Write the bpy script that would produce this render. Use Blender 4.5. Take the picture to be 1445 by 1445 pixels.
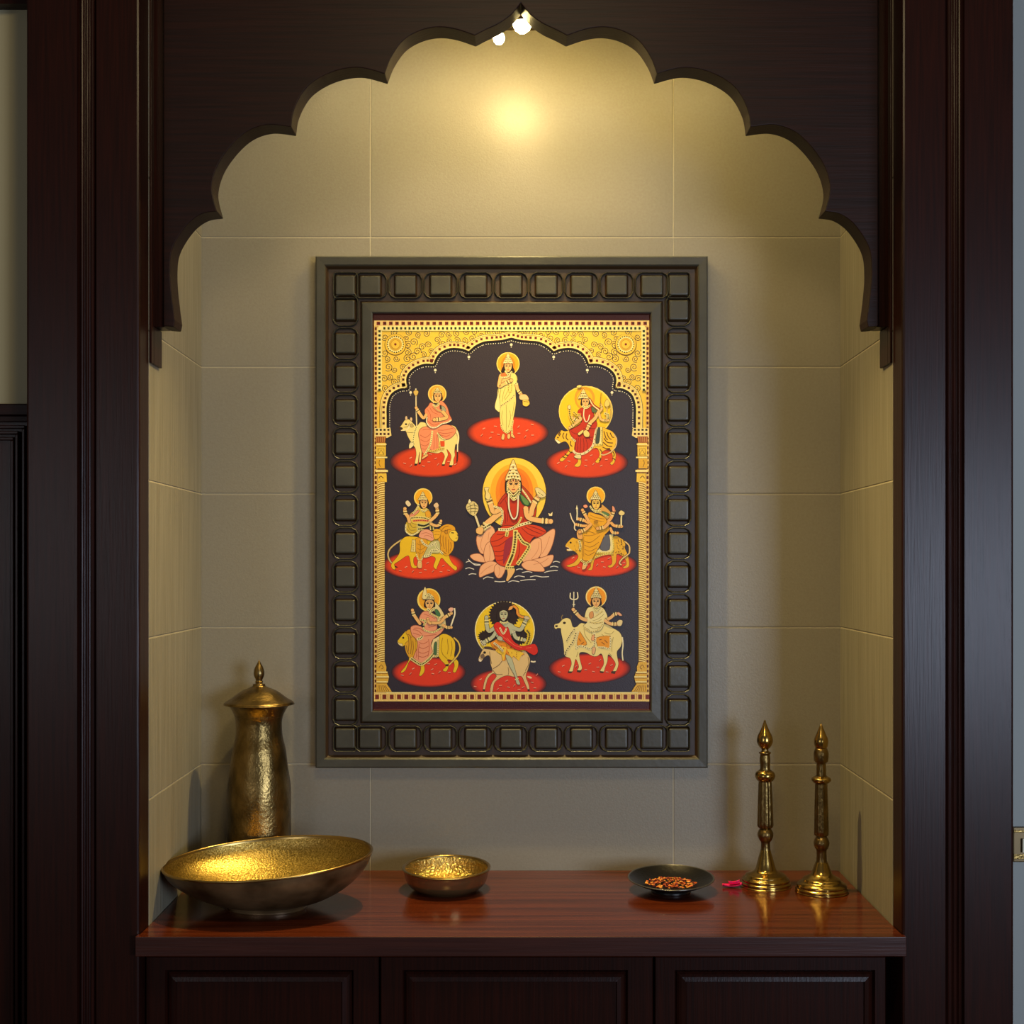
import bpy, bmesh, math, random
from mathutils import Vector, Matrix
from mathutils.geometry import tessellate_polygon
S = bpy.context.scene
for o in list(bpy.data.objects): bpy.data.objects.remove(o)
COL = S.collection
random.seed(4)
EYE = 1.45                      # camera height in metres; all niche sizes below are in millimetres about the eye line
F = 1900.0                      # focal length in pixels = distance camera to the niche back wall in mm

# ---------------------------------------------------------------- camera
cam = bpy.data.cameras.new('camera'); co = bpy.data.objects.new('camera', cam); COL.objects.link(co)
co.location = (0, 0, EYE); co.rotation_euler = (math.pi/2, 0, 0)
cam.sensor_width = 36; cam.lens = F/1445*36
cam.shift_x = (722.5-735)/1445; cam.shift_y = (800-722.5)/1445
cam.clip_start = 0.05
S.camera = co
# ---------------------------------------------------------------- world and room light
W = bpy.data.worlds.new('room_air'); S.world = W; W.use_nodes = True
W.node_tree.nodes['Background'].inputs[0].default_value = (0.66, 0.58, 0.52, 1)
W.node_tree.nodes['Background'].inputs[1].default_value = 0.11
def area(name, loc, target, sx, sy, power, color):
    l = bpy.data.lights.new(name, 'AREA'); l.shape = 'RECTANGLE'; l.size = sx; l.size_y = sy
    l.energy = power; l.color = color
    o = bpy.data.objects.new(name, l); COL.objects.link(o); o.location = loc
    o.rotation_euler = (Vector(target)-Vector(loc)).to_track_quat('-Z', 'Y').to_euler()
    return o
area('window_daylight', (1.32, -0.62, EYE-0.08), (0.0, 1.9, EYE-0.08), 0.75, 0.62, 34, (0.66, 0.78, 1.0))
area('room_daylight_left', (-1.7, -1.6, EYE+0.1), (0, 1.9, EYE), 0.9, 0.9, 9, (0.92, 0.93, 1.0))
area('room_ceiling_downlight', (0.0, 0.70, EYE+0.95), (0.0, 1.9, EYE-0.3), 0.22, 0.22, 4.5, (1.0, .78, .42))
S.view_settings.view_transform = 'Standard'; S.view_settings.look = 'None'
S.view_settings.gamma = 1; S.view_settings.use_curve_mapping = False
S.view_settings.exposure = 0.0

# ---------------------------------------------------------------- helpers
def lin(c):
    if isinstance(c, str):
        c = [int(c[i:i+2], 16)/255 for i in (1, 3, 5)]
    return tuple(x/12.92 if x <= .04045 else ((x+.055)/1.055)**2.4 for x in c)+(1.0,)
def mm(x, y, z): return Vector((x/1000, y/1000, EYE+z/1000))
def P(px, py, Y): return ((px-735)*Y/F, (800-py)*Y/F)      # pixel + true distance -> mm
def mat(name, color, rough=.5, metal=0., bump=None, var=None, spec=.5, coat=0.):
    """bump=(scale xyz, strength, distance); var=(second colour, scale xyz, contrast)"""
    m = bpy.data.materials.new(name); m.use_nodes = True; nt = m.node_tree; N = nt.nodes; L = nt.links
    b = N['Principled BSDF']; b.inputs['Base Color'].default_value = lin(color)
    b.inputs['Roughness'].default_value = rough; b.inputs['Metallic'].default_value = metal
    b.inputs['Specular IOR Level'].default_value = spec; b.inputs['Coat Weight'].default_value = coat
    b.inputs['Coat Roughness'].default_value = .12
    tc = N.new('ShaderNodeTexCoord')
    def noise(scale, detail=4):
        mp = N.new('ShaderNodeMapping'); mp.inputs['Scale'].default_value = scale
        L.new(tc.outputs['Object'], mp.inputs[0])
        n = N.new('ShaderNodeTexNoise'); n.inputs['Scale'].default_value = 1; n.inputs['Detail'].default_value = detail
        L.new(mp.outputs[0], n.inputs['Vector']); return n
    if bump:
        n = noise(bump[0]); bp = N.new('ShaderNodeBump'); bp.inputs['Strength'].default_value = bump[1]
        bp.inputs['Distance'].default_value = bump[2]
        L.new(n.outputs['Fac'], bp.inputs['Height']); L.new(bp.outputs[0], b.inputs['Normal'])
    if var:
        n = noise(var[1], 6); r = N.new('ShaderNodeMapRange')
        r.inputs[1].default_value = .5-var[2]; r.inputs[2].default_value = .5+var[2]
        mx = N.new('ShaderNodeMix'); mx.data_type = 'RGBA'
        mx.inputs[6].default_value = lin(color); mx.inputs[7].default_value = lin(var[0])
        L.new(n.outputs['Fac'], r.inputs[0]); L.new(r.outputs[0], mx.inputs[0]); L.new(mx.outputs[2], b.inputs['Base Color'])
    return m
def obj(name, bm, m, parent=None, smooth=False, loc=None, bevel=0):
    me = bpy.data.meshes.new(name)
    bmesh.ops.recalc_face_normals(bm, faces=bm.faces)
    bm.to_mesh(me); bm.free()
    for x in (m if isinstance(m, (list, tuple)) else [m]): me.materials.append(x)
    if smooth:
        for p in me.polygons: p.use_smooth = True
    o = bpy.data.objects.new(name, me); COL.objects.link(o)
    if bevel:
        b = o.modifiers.new('edge', 'BEVEL'); b.width = bevel/1000; b.segments = 3; b.limit_method = 'ANGLE'; b.angle_limit = math.radians(35)
    if loc is not None: o.location = loc
    if parent: o.parent = parent
    return o
def thing(name, label, cat, loc, group=None):
    o = bpy.data.objects.new(name, None); COL.objects.link(o); o.location = loc; o.empty_display_size = .02
    tag(o, label, cat, group); return o
def tag(o, label, cat, group=None, kind=None):
    o['label'] = label; o['category'] = cat
    if group: o['group'] = group
    if kind: o['kind'] = kind
    return o
def struct(o, label=None):
    o['kind'] = 'structure'
    if label: o['label'] = label
    return o
def box(bm, x0, x1, y0, y1, z0, z1, org=(0, 0, 0), mi=0):
    v = [bm.verts.new(((x-org[0])/1000, (y-org[1])/1000, (z-org[2])/1000)) for x in (x0, x1) for y in (y0, y1) for z in (z0, z1)]
    for f in ((0, 1, 3, 2), (4, 6, 7, 5), (0, 4, 5, 1), (2, 3, 7, 6), (0, 2, 6, 4), (1, 5, 7, 3)):
        bm.faces.new([v[i] for i in f]).material_index = mi
def W0(o): return mm(*o)            # world location of an origin given in mm
def lathe(bm, prof, n=64, fn=None, scale=.001, cap=True):
    """prof: (radius mm, height mm); fn(r,h,ang)->(x,y,z) mm"""
    rings = []
    for r, h in prof:
        ring = []
        if r < 1e-6:
            x, y, z = fn(0, h, 0) if fn else (0, 0, h)
            ring = [bm.verts.new((x*scale, y*scale, z*scale))]
        else:
            for i in range(n):
                a = 2*math.pi*i/n
                x, y, z = fn(r, h, a) if fn else (r*math.cos(a), r*math.sin(a), h)
                ring.append(bm.verts.new((x*scale, y*scale, z*scale)))
        rings.append(ring)
    for a, b in zip(rings, rings[1:]):
        for i in range(n):
            j = (i+1) % n
            if len(a) == 1 and len(b) == 1: continue
            if len(a) == 1: bm.faces.new((a[0], b[i], b[j]))
            elif len(b) == 1: bm.faces.new((a[i], a[j], b[0]))
            else: bm.faces.new((a[i], a[j], b[j], b[i]))
    if cap:
        for ring in (rings[0], rings[-1]):
            if len(ring) > 1: bm.faces.new(ring)
def cr(pts, n=6, closed=False):
    """Catmull-Rom through the points"""
    out = []; N = len(pts)
    rng = range(N) if closed else range(N-1)
    for i in rng:
        if closed: p0, p1, p2, p3 = pts[i-1], pts[i], pts[(i+1) % N], pts[(i+2) % N]
        else: p0, p1, p2, p3 = pts[max(i-1, 0)], pts[i], pts[i+1], pts[min(i+2, N-1)]
        for k in range(n):
            t = k/n
            out.append(tuple(.5*((2*p1[d])+(-p0[d]+p2[d])*t+(2*p0[d]-5*p1[d]+4*p2[d]-p3[d])*t*t+(-p0[d]+3*p1[d]-3*p2[d]+p3[d])*t**3) for d in range(len(p1))))
    if not closed: out.append(tuple(pts[-1]))
    return out
def tube(bm, pts, r, n=8):
    rings = []
    P3 = [Vector(p) for p in pts]
    for i, p in enumerate(P3):
        t = (P3[min(i+1, len(P3)-1)]-P3[max(i-1, 0)]).normalized()
        u = t.cross(Vector((0, 0, 1)));
        if u.length < 1e-3: u = t.cross(Vector((1, 0, 0)))
        u.normalize(); w = t.cross(u)
        rr = r[i] if isinstance(r, (list, tuple)) else r
        rings.append([bm.verts.new((p+u*math.cos(2*math.pi*k/n)*rr+w*math.sin(2*math.pi*k/n)*rr)/1000) for k in range(n)])
    for a, b in zip(rings, rings[1:]):
        for k in range(n): bm.faces.new((a[k], a[(k+1) % n], b[(k+1) % n], b[k]))
    bm.faces.new(rings[0]); bm.faces.new(rings[-1])
def prism(bm, pts, y0, y1, org, mi=0):
    """closed x/z outline in mm extruded from y0 (front) to y1 (back)"""
    a = [bm.verts.new(((x-org[0])/1000, (y0-org[1])/1000, (z-org[2])/1000)) for x, z in pts]
    b = [bm.verts.new(((x-org[0])/1000, (y1-org[1])/1000, (z-org[2])/1000)) for x, z in pts]
    bm.faces.new(a).material_index = mi; bm.faces.new(list(reversed(b))).material_index = mi
    for i in range(len(pts)):
        j = (i+1) % len(pts); bm.faces.new((a[j], a[i], b[i], b[j])).material_index = mi

# ---------------------------------------------------------------- materials
TILE = '#8f8875'
M_tile = mat('matte greige wall tile', TILE, .36, bump=((420, 420, 420), .22, .0008), var=('#887f6c', (300, 300, 300), .25), spec=.45)
M_tile_side = mat('vertically combed greige wall tile', TILE, .5, bump=((60, 260, 9), .6, .0016), var=('#7c7460', (50, 220, 7), .2), spec=.35)
M_grout = mat('pale grout', '#b9ad90', .8)
M_wood = mat('dark mahogany veneer', '#2a0f08', .32, bump=((420, 300, 14), .35, .0006), var=('#190a06', (300, 300, 10), .25), spec=.18)
M_woodh = mat('dark mahogany veneer, horizontal grain', '#260e07', .48, bump=((14, 300, 420), .35, .0006), var=('#150805', (10, 300, 300), .25), spec=.18)
M_top = mat('polished red mahogany', '#5e2812', .16, bump=((4, 60, 60), .05, .0004), var=('#421708', (4, 130, 60), .12), spec=.5)
M_edge_shade = mat('mahogany edge darkened for shade', '#3c1c14', .35, bump=((14, 300, 420), .3, .0006), var=('#2e140e', (10, 200, 200), .25), spec=.35)  # countertop wood again, with the unlit front edge's shade put into the colour
M_wallL = mat('olive cream wall paint', '#a29b7c', .7, bump=((300, 300, 300), .1, .0005))
M_wallR = mat('blue grey wall paint', '#93958f', .7, bump=((300, 300, 300), .1, .0005))
M_ceil = mat('brown niche ceiling board', '#4a3a24', .6)
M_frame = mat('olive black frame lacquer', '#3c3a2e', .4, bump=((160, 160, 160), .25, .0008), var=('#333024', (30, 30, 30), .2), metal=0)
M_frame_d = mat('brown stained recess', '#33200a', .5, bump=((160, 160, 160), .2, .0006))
M_liner = mat('maroon liner', '#3c0c06', .35)
M_brass_dk = mat('aged hammered brass', '#967c4a', .3, metal=1, bump=((300, 300, 240), .6, .001), var=('#66532f', (60, 60, 40), .18))
M_brass = mat('polished brass', '#bc9a52', .2, metal=1, var=('#94783f', (80, 80, 40), .2))
M_brass_in = mat('speckled brass bowl inside', '#ceb062', .34, metal=1, bump=((420, 420, 420), .6, .0009), var=('#947a38', (500, 500, 500), .12))
M_bowl_out = mat('bronze bowl outside', '#8c6e4a', .38, metal=.45, bump=((120, 120, 120), .1, .0005), var=('#3f2c16', (20, 20, 30), .2))
M_silver = mat('pale brass rim', '#a98d54', .28, metal=1)
M_small_in = mat('dimpled brass bowl inside', '#d8b866', .22, metal=1, bump=((260, 260, 260), 1, .003))
M_iron = mat('blackened metal', '#24211f', .35, metal=.7, bump=((200, 200, 200), .4, .001))
M_switch = mat('antique brass plate', '#6f5c3c', .4, metal=.6)
M_white = mat('ivory plastic', '#cfc5a8', .4)
M_floor = mat('brown floor tile', '#54463a', .4)

# ---------------------------------------------------------------- setting
HB = 451.0; HF = 444.8                       # half widths of the niche at the back and at the front
YF = 1609.0; YB = 1900.0; ZC = -428.0; ZT = 757.0
def grid_wall(name, horiz, xs_rows, tile_mat, to3, thick, u0, u1, label):
    """tiles with bevelled edges standing 1.2 mm proud of the grout bed; to3(u, z, d) -> mm"""
    bm = bmesh.new()
    def quadbox(ua, ub, za, zb, d0, d1, mi, bev=.9):
        lo = [bm.verts.new(to3(u, z, d0)/1000) for u, z in ((ua, za), (ub, za), (ub, zb), (ua, zb))]
        hi = [bm.verts.new(to3(u, z, d1)/1000) for u, z in ((ua+bev, za+bev), (ub-bev, za+bev), (ub-bev, zb-bev), (ua+bev, zb-bev))]
        bm.faces.new(hi).material_index = mi; bm.faces.new(lo[::-1]).material_index = mi
        for i in range(4):
            j = (i+1) % 4; bm.faces.new((lo[i], lo[j], hi[j], hi[i])).material_index = mi
    quadbox(u0, u1, horiz[-1], horiz[0], -thick, -.25, 1, 0)
    g = .55
    for k in range(len(horiz)-1):
        cuts = [u0]+list(xs_rows(k))+[u1]
        for a, b in zip(cuts, cuts[1:]):
            quadbox(a+(g if a != u0 else 0), b-(g if b != u1 else 0), horiz[k+1]+g, horiz[k]-g, -.25, .5, 0)
    return struct(obj(name, bm, [tile_mat, M_grout], loc=(0, 0, EYE)), label)
HZ = [ZT]+[800-p for p in (335, 518, 697, 885, 1078)]+[ZC-20]
grid_wall('wall_back', HZ, lambda k: [523-735, 950-735] if k in (0, 1, 4, 5) else [], M_tile, lambda u, z, d: Vector((u, YB-d, z)), 20, -HB-15, HB+15, 'greige tiled back wall of the niche')
def sidept(s):
    def f(u, z, d):
        t = (u-YF)/(YB-YF); return Vector((s*(HF+(HB-HF)*t-d), u, z))
    return f
for s, nm in ((-1, 'wall_left'), (1, 'wall_right')):
    grid_wall(nm, HZ, lambda k: [], M_tile_side, sidept(s), 20, YF, YB, 'greige tiled side wall of the niche')
bm = bmesh.new(); box(bm, -470, 470, 1657, 1920, ZT, ZT+15)
struct(obj('ceiling', bm, M_ceil, loc=(0, 0, EYE)), 'brown board closing the top of the niche')
bm = bmesh.new(); box(bm, -2300, -560, 1640, 1660, -1450, 1000)
struct(obj('wall_outer_left', bm, M_wallL, loc=(0, 0, EYE)))
bm = bmesh.new(); box(bm, 560, 2300, 1640, 1660, -1450, 1000)
struct(obj('wall_outer_right', bm, M_wallR, loc=(0, 0, EYE)))
bm = bmesh.new(); box(bm, -2300, 2300, -2500, 2000, -1470, -1450)
struct(obj('floor', bm, M_floor, loc=(0, 0, EYE)))

# ---------------------------------------------------------------- pillars
YP = 1570.0; ze0 = (800-460)/(F/1620)
def pillar(s, label):
    """s=-1 left, 1 right; front face profile with a beaded groove"""
    xin, xout = HF, (577 if s < 0 else 575)
    t = thing('wooden_pillar', label, 'pillar', mm(s*510, 1600, -1450))
    org = (s*510, 1600, -1450)
    # profile in plan: distance from axis and y
    if s < 0: g0, g1 = (735-135)/1.21, (735-108)/1.21
    else: g0, g1 = (1335-735)/1.21, (1362-735)/1.21
    pr = [(xin, 1608.8), (xin, YP+3), (xin+.9, YP+.9), (xin+3, YP), (g0-1, YP), (g0, YP+4), (g0+3, YP+7)]
    for k in range(3):                      # three small beads
        c = g0+5.5+k*5.6
        for a in (160, 120, 90, 60, 20): pr.append((c+2.6*math.cos(math.radians(a)), YP+6-(2+k*1.2)*math.sin(math.radians(a))))
    pr += [(g1-1.5, YP+5), (g1-.8, YP), (xout-3, YP), (xout-.9, YP+.9), (xout, YP+3), (xout, 1640), (xin+22, 1640), (xin+22, 1608.8)]
    bm = bmesh.new()
    z0, z1 = -1450, 1000
    a = [bm.verts.new(((s*x-org[0])/1000, (y-org[1])/1000, 0)) for x, y in pr]
    b = [bm.verts.new(((s*x-org[0])/1000, (y-org[1])/1000, (z1-z0)/1000)) for x, y in pr]
    for i in range(len(pr)):
        j = (i+1) % len(pr); bm.faces.new((a[i], a[j], b[j], b[i]))
    bm.faces.new(a); bm.faces.new(b)
    obj('post', bm, M_wood, t)
    bm = bmesh.new()                        # batten behind the arch board, stops short above the tiles
    xa, xb = sorted((s*(HF-3.5), s*(HF-.3)))
    box(bm, xa, xb, 1609.2, 1619.5, 244, 1000, org); box(bm, xa, xb, 1619.5, 1656.2, 244, ze0-.5, org)
    obj('batten', bm, M_wood, t, bevel=.8)
    return t
pillar(-1, 'dark mahogany pillar with a beaded groove left of the niche, beside the cream wall')
pillar(1, 'dark mahogany pillar with a beaded groove right of the niche, beside the brass switch plate')

# ---------------------------------------------------------------- arch board
YA = 1620.0; RA = F/YA
lobes = [[(247, 452), (242, 412), (240, 380), (244, 349), (263, 318), (284, 302), (306, 298)],
         [(306, 298), (299, 263), (311, 226), (342, 190), (375, 176), (411, 179)],
         [(411, 179), (416, 152), (434, 122), (467, 102), (505, 95), (543, 104)],
         [(543, 104), (552, 81), (569, 57), (593, 43), (618, 38), (643, 41), (670, 50)],
         [(670, 50), (685, 42), (704, 33), (722, 20), (734.9, 4)]]
half = []
for l in lobes: half += cr(l, 8)[:-1]
half = [((x-735)/RA, (800-y)/RA) for x, y in half]
apex = (0, 796/RA)
ze = (800-460)/RA
contour = [(-430, ze), ((247-735-2)/RA, ze-1)] + half + [apex] + [(-x, z) for x, z in reversed(half)] + [((735-247+2)/RA, ze-1), (430, ze)]
TOPZ = 1000
outline = contour + [(430, TOPZ), (-430, TOPZ)]
arch = thing('arch_board', 'dark wooden scalloped arch board with pointed centre spanning between the two pillars', 'arch', mm(0, 1638, 0))
bm = bmesh.new(); prism(bm, outline, YA, YA+36, (0, 1638, 0))
obj('scalloped_board', bm, M_woodh, arch, bevel=1.6)
for s in (-1, 1):
    bm = bmesh.new(); xa, xb = sorted((s*430.2, s*444.5))
    box(bm, xa, xb, YA+7, YA+36, ze, TOPZ, (0, 1638, 0))
    obj('edge_stile', bm, M_wood, arch, bevel=1)

# ---------------------------------------------------------------- countertop and base cabinet
bm = bmesh.new()
ptsc = [(-446.5, 1558), (446.5, 1558), (446.5, 1569), (444.3, 1569), (444.3, 1640), (448, 1899), (-448, 1899), (-444.3, 1640), (-444.3, 1569), (-446.5, 1569)]
a = [bm.verts.new((x/1000, (y-1700)/1000, 0)) for x, y in ptsc]; b = [bm.verts.new((x/1000, (y-1700)/1000, .023)) for x, y in ptsc]
bm.faces.new(a); bm.faces.new(b)
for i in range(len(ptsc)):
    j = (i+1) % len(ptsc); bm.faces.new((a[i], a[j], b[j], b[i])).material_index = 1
top = obj('countertop', bm, [M_top, M_edge_shade], loc=mm(0, 1700, ZC-23), bevel=1.6)
tag(top, 'polished red mahogany countertop across the bottom of the niche', 'countertop')
YD = 1590.0; RD = F/YD
cab = thing('base_cabinet', 'dark mahogany base cabinet with three raised panel doors below the countertop', 'cabinet', mm(0, 1700, -1450))
bm = bmesh.new(); box(bm, -452, 452, YD+24, 1890, -1450, ZC-23.2, (0, 1700, -1450)); obj('carcass', bm, M_wood, cab)
bm = bmesh.new(); box(bm, -443, 432, YD+1, YD+24, ZC-31, ZC-23.2, (0, 1700, -1450)); obj('top_rail', bm, M_woodh, cab)
for (x0, x1, p0, p1) in ((-443, -168, 233, 499), (-165.5, 156, 568, 886), (158.5, 431, 952, 1235)):
    q0, q1 = (p0-735)/RD, (p1-735)/RD; zt = -(1369-800)/RD; z0 = -1380; zb = z0+38
    bm = bmesh.new(); o3 = (0, 1700, -1450)
    lp = []
    def loop(xa, xb, za, zb_, y):
        return [bm.verts.new(((x-o3[0])/1000, (y-o3[1])/1000, (z-o3[2])/1000)) for x, z in ((xa, za), (xb, za), (xb, zb_), (xa, zb_))]
    L = [loop(x0, x1, z0, ZC-32.5, YD+18), loop(x0, x1, z0, ZC-32.5, YD+1), loop(x0+1, x1-1, z0+1, ZC-33.5, YD),
         loop(q0, q1, zb, zt, YD), loop(q0+2.5, q1-2.5, zb+2.5, zt-2.5, YD+6)]
    for A, B in zip(L, L[1:]):
        for i in range(4):
            j = (i+1) % 4; bm.faces.new((A[i], A[j], B[j], B[i]))
    bm.faces.new(L[0]); bm.faces.new(L[-1])
    d = obj('door', bm, M_wood, cab)
    bm = bmesh.new()
    K = [loop(q0+2.6, q1-2.6, zb+2.6, zt-2.6, YD+5.9), loop(q0+2.6, q1-2.6, zb+2.6, zt-2.6, YD+3.5), loop(q0+5, q1-5, zb+5, zt-5, YD+1),
         loop(q0+8, q1-8, zb+8, zt-8, YD-1), loop(q0+13, q1-13, zb+13, zt-13, YD-2.6), loop(q0+14, q1-14, zb+14, zt-14, YD-.5), loop(q0+15.5, q1-15.5, zb+15.5, zt-15.5, YD-.5)]
    for A, B in zip(K, K[1:]):
        for i in range(4):
            j = (i+1) % 4; bm.faces.new((A[i], A[j], B[j], B[i]))
    bm.faces.new(K[0]); bm.faces.new(K[-1])
    obj('raised_panel', bm, M_wood, d)

# ---------------------------------------------------------------- wainscot on the left wall, cornice, switch plate
RW = F/1640
wz = (800-572)/RW
wn = thing('wainscot_panel', 'dark wooden wainscot with stepped moulding on the wall left of the left pillar', 'panelling', mm(-800, 1630, -1450))
o3 = (-800, 1630, -1450)
bm = bmesh.new(); box(bm, -1400, -578, 1628, 1640, -1450, wz-14, o3); obj('backing', bm, M_wood, wn)
bm = bmesh.new(); box(bm, -1400, -578, 1622, 1640, wz-14, wz, o3); box(bm, -1400, -578, 1625, 1640, wz-22, wz-14, o3)
obj('cap_rail', bm, M_woodh, wn, bevel=1.5)
bm = bmesh.new()
for off, dy in ((0, 5), (7, 8), (14, 4)):
    xr = -602-off; zt = wz-30-off
    box(bm, xr, xr+4, 1628-dy, 1628, -1300, zt, o3); box(bm, -1300, xr+4, 1628-dy, 1628, zt, zt+4, o3)
obj('panel_moulding', bm, M_wood, wn, bevel=1)
bm = bmesh.new(); box(bm, -1400, -577, 1622, 1640, 786/RW, 1000); 
tag(obj('cornice', bm, M_wood, loc=(0, 0, EYE)), 'dark wooden cornice above the cream wall in the top left corner', 'cornice')
sw = thing('switch_plate', 'antique brass switch plate on the grey wall right of the right pillar', 'switch plate', mm(642, 1638, -337))
o3 = (642, 1638, -337)
za, zb2 = -(1215-800)/RW, -(1166-800)/RW
bm = bmesh.new(); box(bm, 597, 690, 1633, 1640, za, zb2, o3); obj('plate', bm, M_switch, sw, bevel=1.5)
bm = bmesh.new(); box(bm, 597, 690, 1631, 1633, za+4, za+10, o3); box(bm, 597, 690, 1631, 1633, zb2-6, zb2-3, o3); obj('rim_bead', bm, M_brass_dk, sw, bevel=.6)
for k in range(3):
    bm = bmesh.new(); box(bm, 607+k*27, 629+k*27, 1629, 1633, -346, -329, o3); obj('rocker', bm, M_white, sw, bevel=.8)

# ---------------------------------------------------------------- lamps and an added fill strip under the niche ceiling
def emis(name, color, strength):
    m = bpy.data.materials.new(name); m.use_nodes = True; nt = m.node_tree
    b = nt.nodes['Principled BSDF']; b.inputs['Base Color'].default_value = (1, 1, 1, 1)
    b.inputs['Emission Color'].default_value = color; b.inputs['Emission Strength'].default_value = strength
    return m
WARM = (1.0, .76, .30, 1)
M_bulb = emis('warm lamp glass', WARM, 430)
M_bulb2 = emis('small lamp glass', WARM, 250)
bx, bz = P(737, 32, 1722)
lamp = thing('ceiling_spotlight', 'small round spotlight glowing under the peak of the arch', 'lamp', mm(bx, 1722, bz))
bm = bmesh.new(); lathe(bm, [(0, -13), (5, -12.2), (9, -9), (11.6, -4), (12, 0), (11.5, 3), (0, 3)], 32); obj('bulb', bm, M_bulb, lamp, smooth=True)
bm = bmesh.new(); lathe(bm, [(12.6, -1), (14.5, -1), (15.5, 3), (15.5, 20), (12, 30), (6, 36), (4, ZT-bz), (0, ZT-bz), (0, 4), (12, 3.4), (12.6, 1)], 32, cap=False); obj('lamp_housing', bm, M_frame_d, lamp, smooth=True)
sp = bpy.data.lights.new('spot_beam', 'SPOT'); sp.energy = 42; sp.color = WARM[:3]; sp.spot_size = math.radians(108); sp.spot_blend = 1; sp.shadow_soft_size = .012
so = bpy.data.objects.new('spot_beam', sp); COL.objects.link(so); so.location = mm(bx, 1722, bz-26); so.rotation_euler = (math.radians(-16), 0, 0)
b2x, b2z = P(704, 54, 1745)
l2 = thing('mini_bulb', 'smaller glowing bulb hanging left of the arch peak on a thin wire', 'lamp', mm(b2x, 1745, b2z))
bm = bmesh.new(); lathe(bm, [(0, -8), (4, -7), (6.8, -3), (7.4, 1), (6, 5), (3, 8.5), (0, 9)], 24); obj('bulb', bm, M_bulb2, l2, smooth=True)
bm = bmesh.new(); tube(bm, cr([(0, 0, 8.5), (4, -2, 14), (14, -6, 24), (20, -6, 46), (22, -4, ZT-b2z)], 6), .9); obj('wire', bm, M_white, l2, smooth=True)
w3 = bmesh.new(); tube(w3, cr([(14, -2, 58), (17, -4, 20), (22, -2, 3), (25, 0, -9)], 6), .9)
tag(obj('lamp_wire', w3, M_white, smooth=True, loc=mm(bx, 1722, bz)), 'loose pale wire hanging right of the spotlight under the arch peak', 'wire')

M_fill_strip = emis('added warm fill strip', WARM, 100)  # unseen fill light, added behind the arch board to brighten the side walls
ls = thing('added_fill_strip', 'narrow warm fill strip added out of sight under the niche ceiling behind the arch board', 'lamp', mm(0, 1672, ZT-.2))
bm = bmesh.new(); box(bm, -330, 330, -8, 8, -10, 0); obj('channel', bm, M_iron, ls)
bm = bmesh.new(); box(bm, -326, 326, -5, 5, -12, -10); obj('diffuser', bm, M_fill_strip, ls)

# ---------------------------------------------------------------- framed painting
YFR = 1880.0; RF = F/YFR
fx0, fx1 = (445-735)/RF, (999-735)/RF; fz1, fz0 = (800-361)/RF, (800-1084)/RF
fcx, fcz = (fx0+fx1)/2, (fz0+fz1)/2
OF = (fcx, 1890, fcz)
pic = thing('framed_painting', 'gold bordered devotional painting of nine figures in an olive black carved frame', 'painting', mm(*OF))
def ring(bm, prof, mis, rect=None):
    """mitred profile: (inset mm, y mm) around the frame rectangle"""
    x0, x1, z0, z1 = rect or (fx0, fx1, fz0, fz1)
    loops = []
    for t, y in prof:
        loops.append([bm.verts.new(((x-OF[0])/1000, (y-OF[1])/1000, (z-OF[2])/1000)) for x, z in ((x0+t, z0+t), (x1-t, z0+t), (x1-t, z1-t), (x0+t, z1-t))])
    for k, (A, B) in enumerate(zip(loops, loops[1:])):
        for i in range(4):
            j = (i+1) % 4; f = bm.faces.new((A[i], A[j], B[j], B[i])); f.material_index = mis[k]
bm = bmesh.new()
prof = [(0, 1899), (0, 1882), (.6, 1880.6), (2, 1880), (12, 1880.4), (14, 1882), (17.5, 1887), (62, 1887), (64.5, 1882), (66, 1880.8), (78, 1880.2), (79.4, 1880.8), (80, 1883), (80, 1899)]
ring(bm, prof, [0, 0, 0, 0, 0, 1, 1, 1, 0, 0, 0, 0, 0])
def fp(px, py): return (px-735)/RF, (800-py)/RF
def cell(bm, cx, cy, w, h, bw, bh, ch):
    """carved cell: thin chamfered ridge and a raised square boss; sizes in mm"""
    def rr(w, h, c):
        c = min(c, w/2-1, h/2-1); k = c*.35
        return [(-w/2+c, -h/2), (w/2-c, -h/2), (w/2-k, -h/2+k), (w/2, -h/2+c), (w/2, h/2-c), (w/2-k, h/2-k), (w/2-c, h/2), (-w/2+c, h/2), (-w/2+k, h/2-k), (-w/2, h/2-c), (-w/2, -h/2+c), (-w/2+k, -h/2+k)]
    def V(pts, y): return [bm.verts.new(((cx+x-OF[0])/1000, (y-OF[1])/1000, (cy+z-OF[2])/1000)) for x, z in pts]
    L = [V(rr(w, h, ch), 1887.2), V(rr(w-.6, h-.6, ch), 1882.2), V(rr(w-1.6, h-1.6, ch-.3), 1881.6), V(rr(w-2.8, h-2.8, ch-.6), 1882.2), V(rr(w-4.4, h-4.4, ch-1), 1887.2)]
    for q, (A, B) in enumerate(zip(L, L[1:])):
        for i in range(12):
            j = (i+1) % 12; bm.faces.new((A[i], A[j], B[j], B[i])).material_index = 0
    j1 = random.uniform(-.5, .5); j2 = random.uniform(-.5, .5)
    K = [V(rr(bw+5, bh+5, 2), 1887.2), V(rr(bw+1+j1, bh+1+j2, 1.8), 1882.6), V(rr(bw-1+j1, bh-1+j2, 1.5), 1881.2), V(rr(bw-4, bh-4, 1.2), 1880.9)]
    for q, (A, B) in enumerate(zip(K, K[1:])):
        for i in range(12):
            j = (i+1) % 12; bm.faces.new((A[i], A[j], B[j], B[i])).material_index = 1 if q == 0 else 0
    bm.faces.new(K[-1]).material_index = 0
xsT = [522+49.8*k for k in range(9)]; ys = [437+k*47.1 for k in range(13)]
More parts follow.
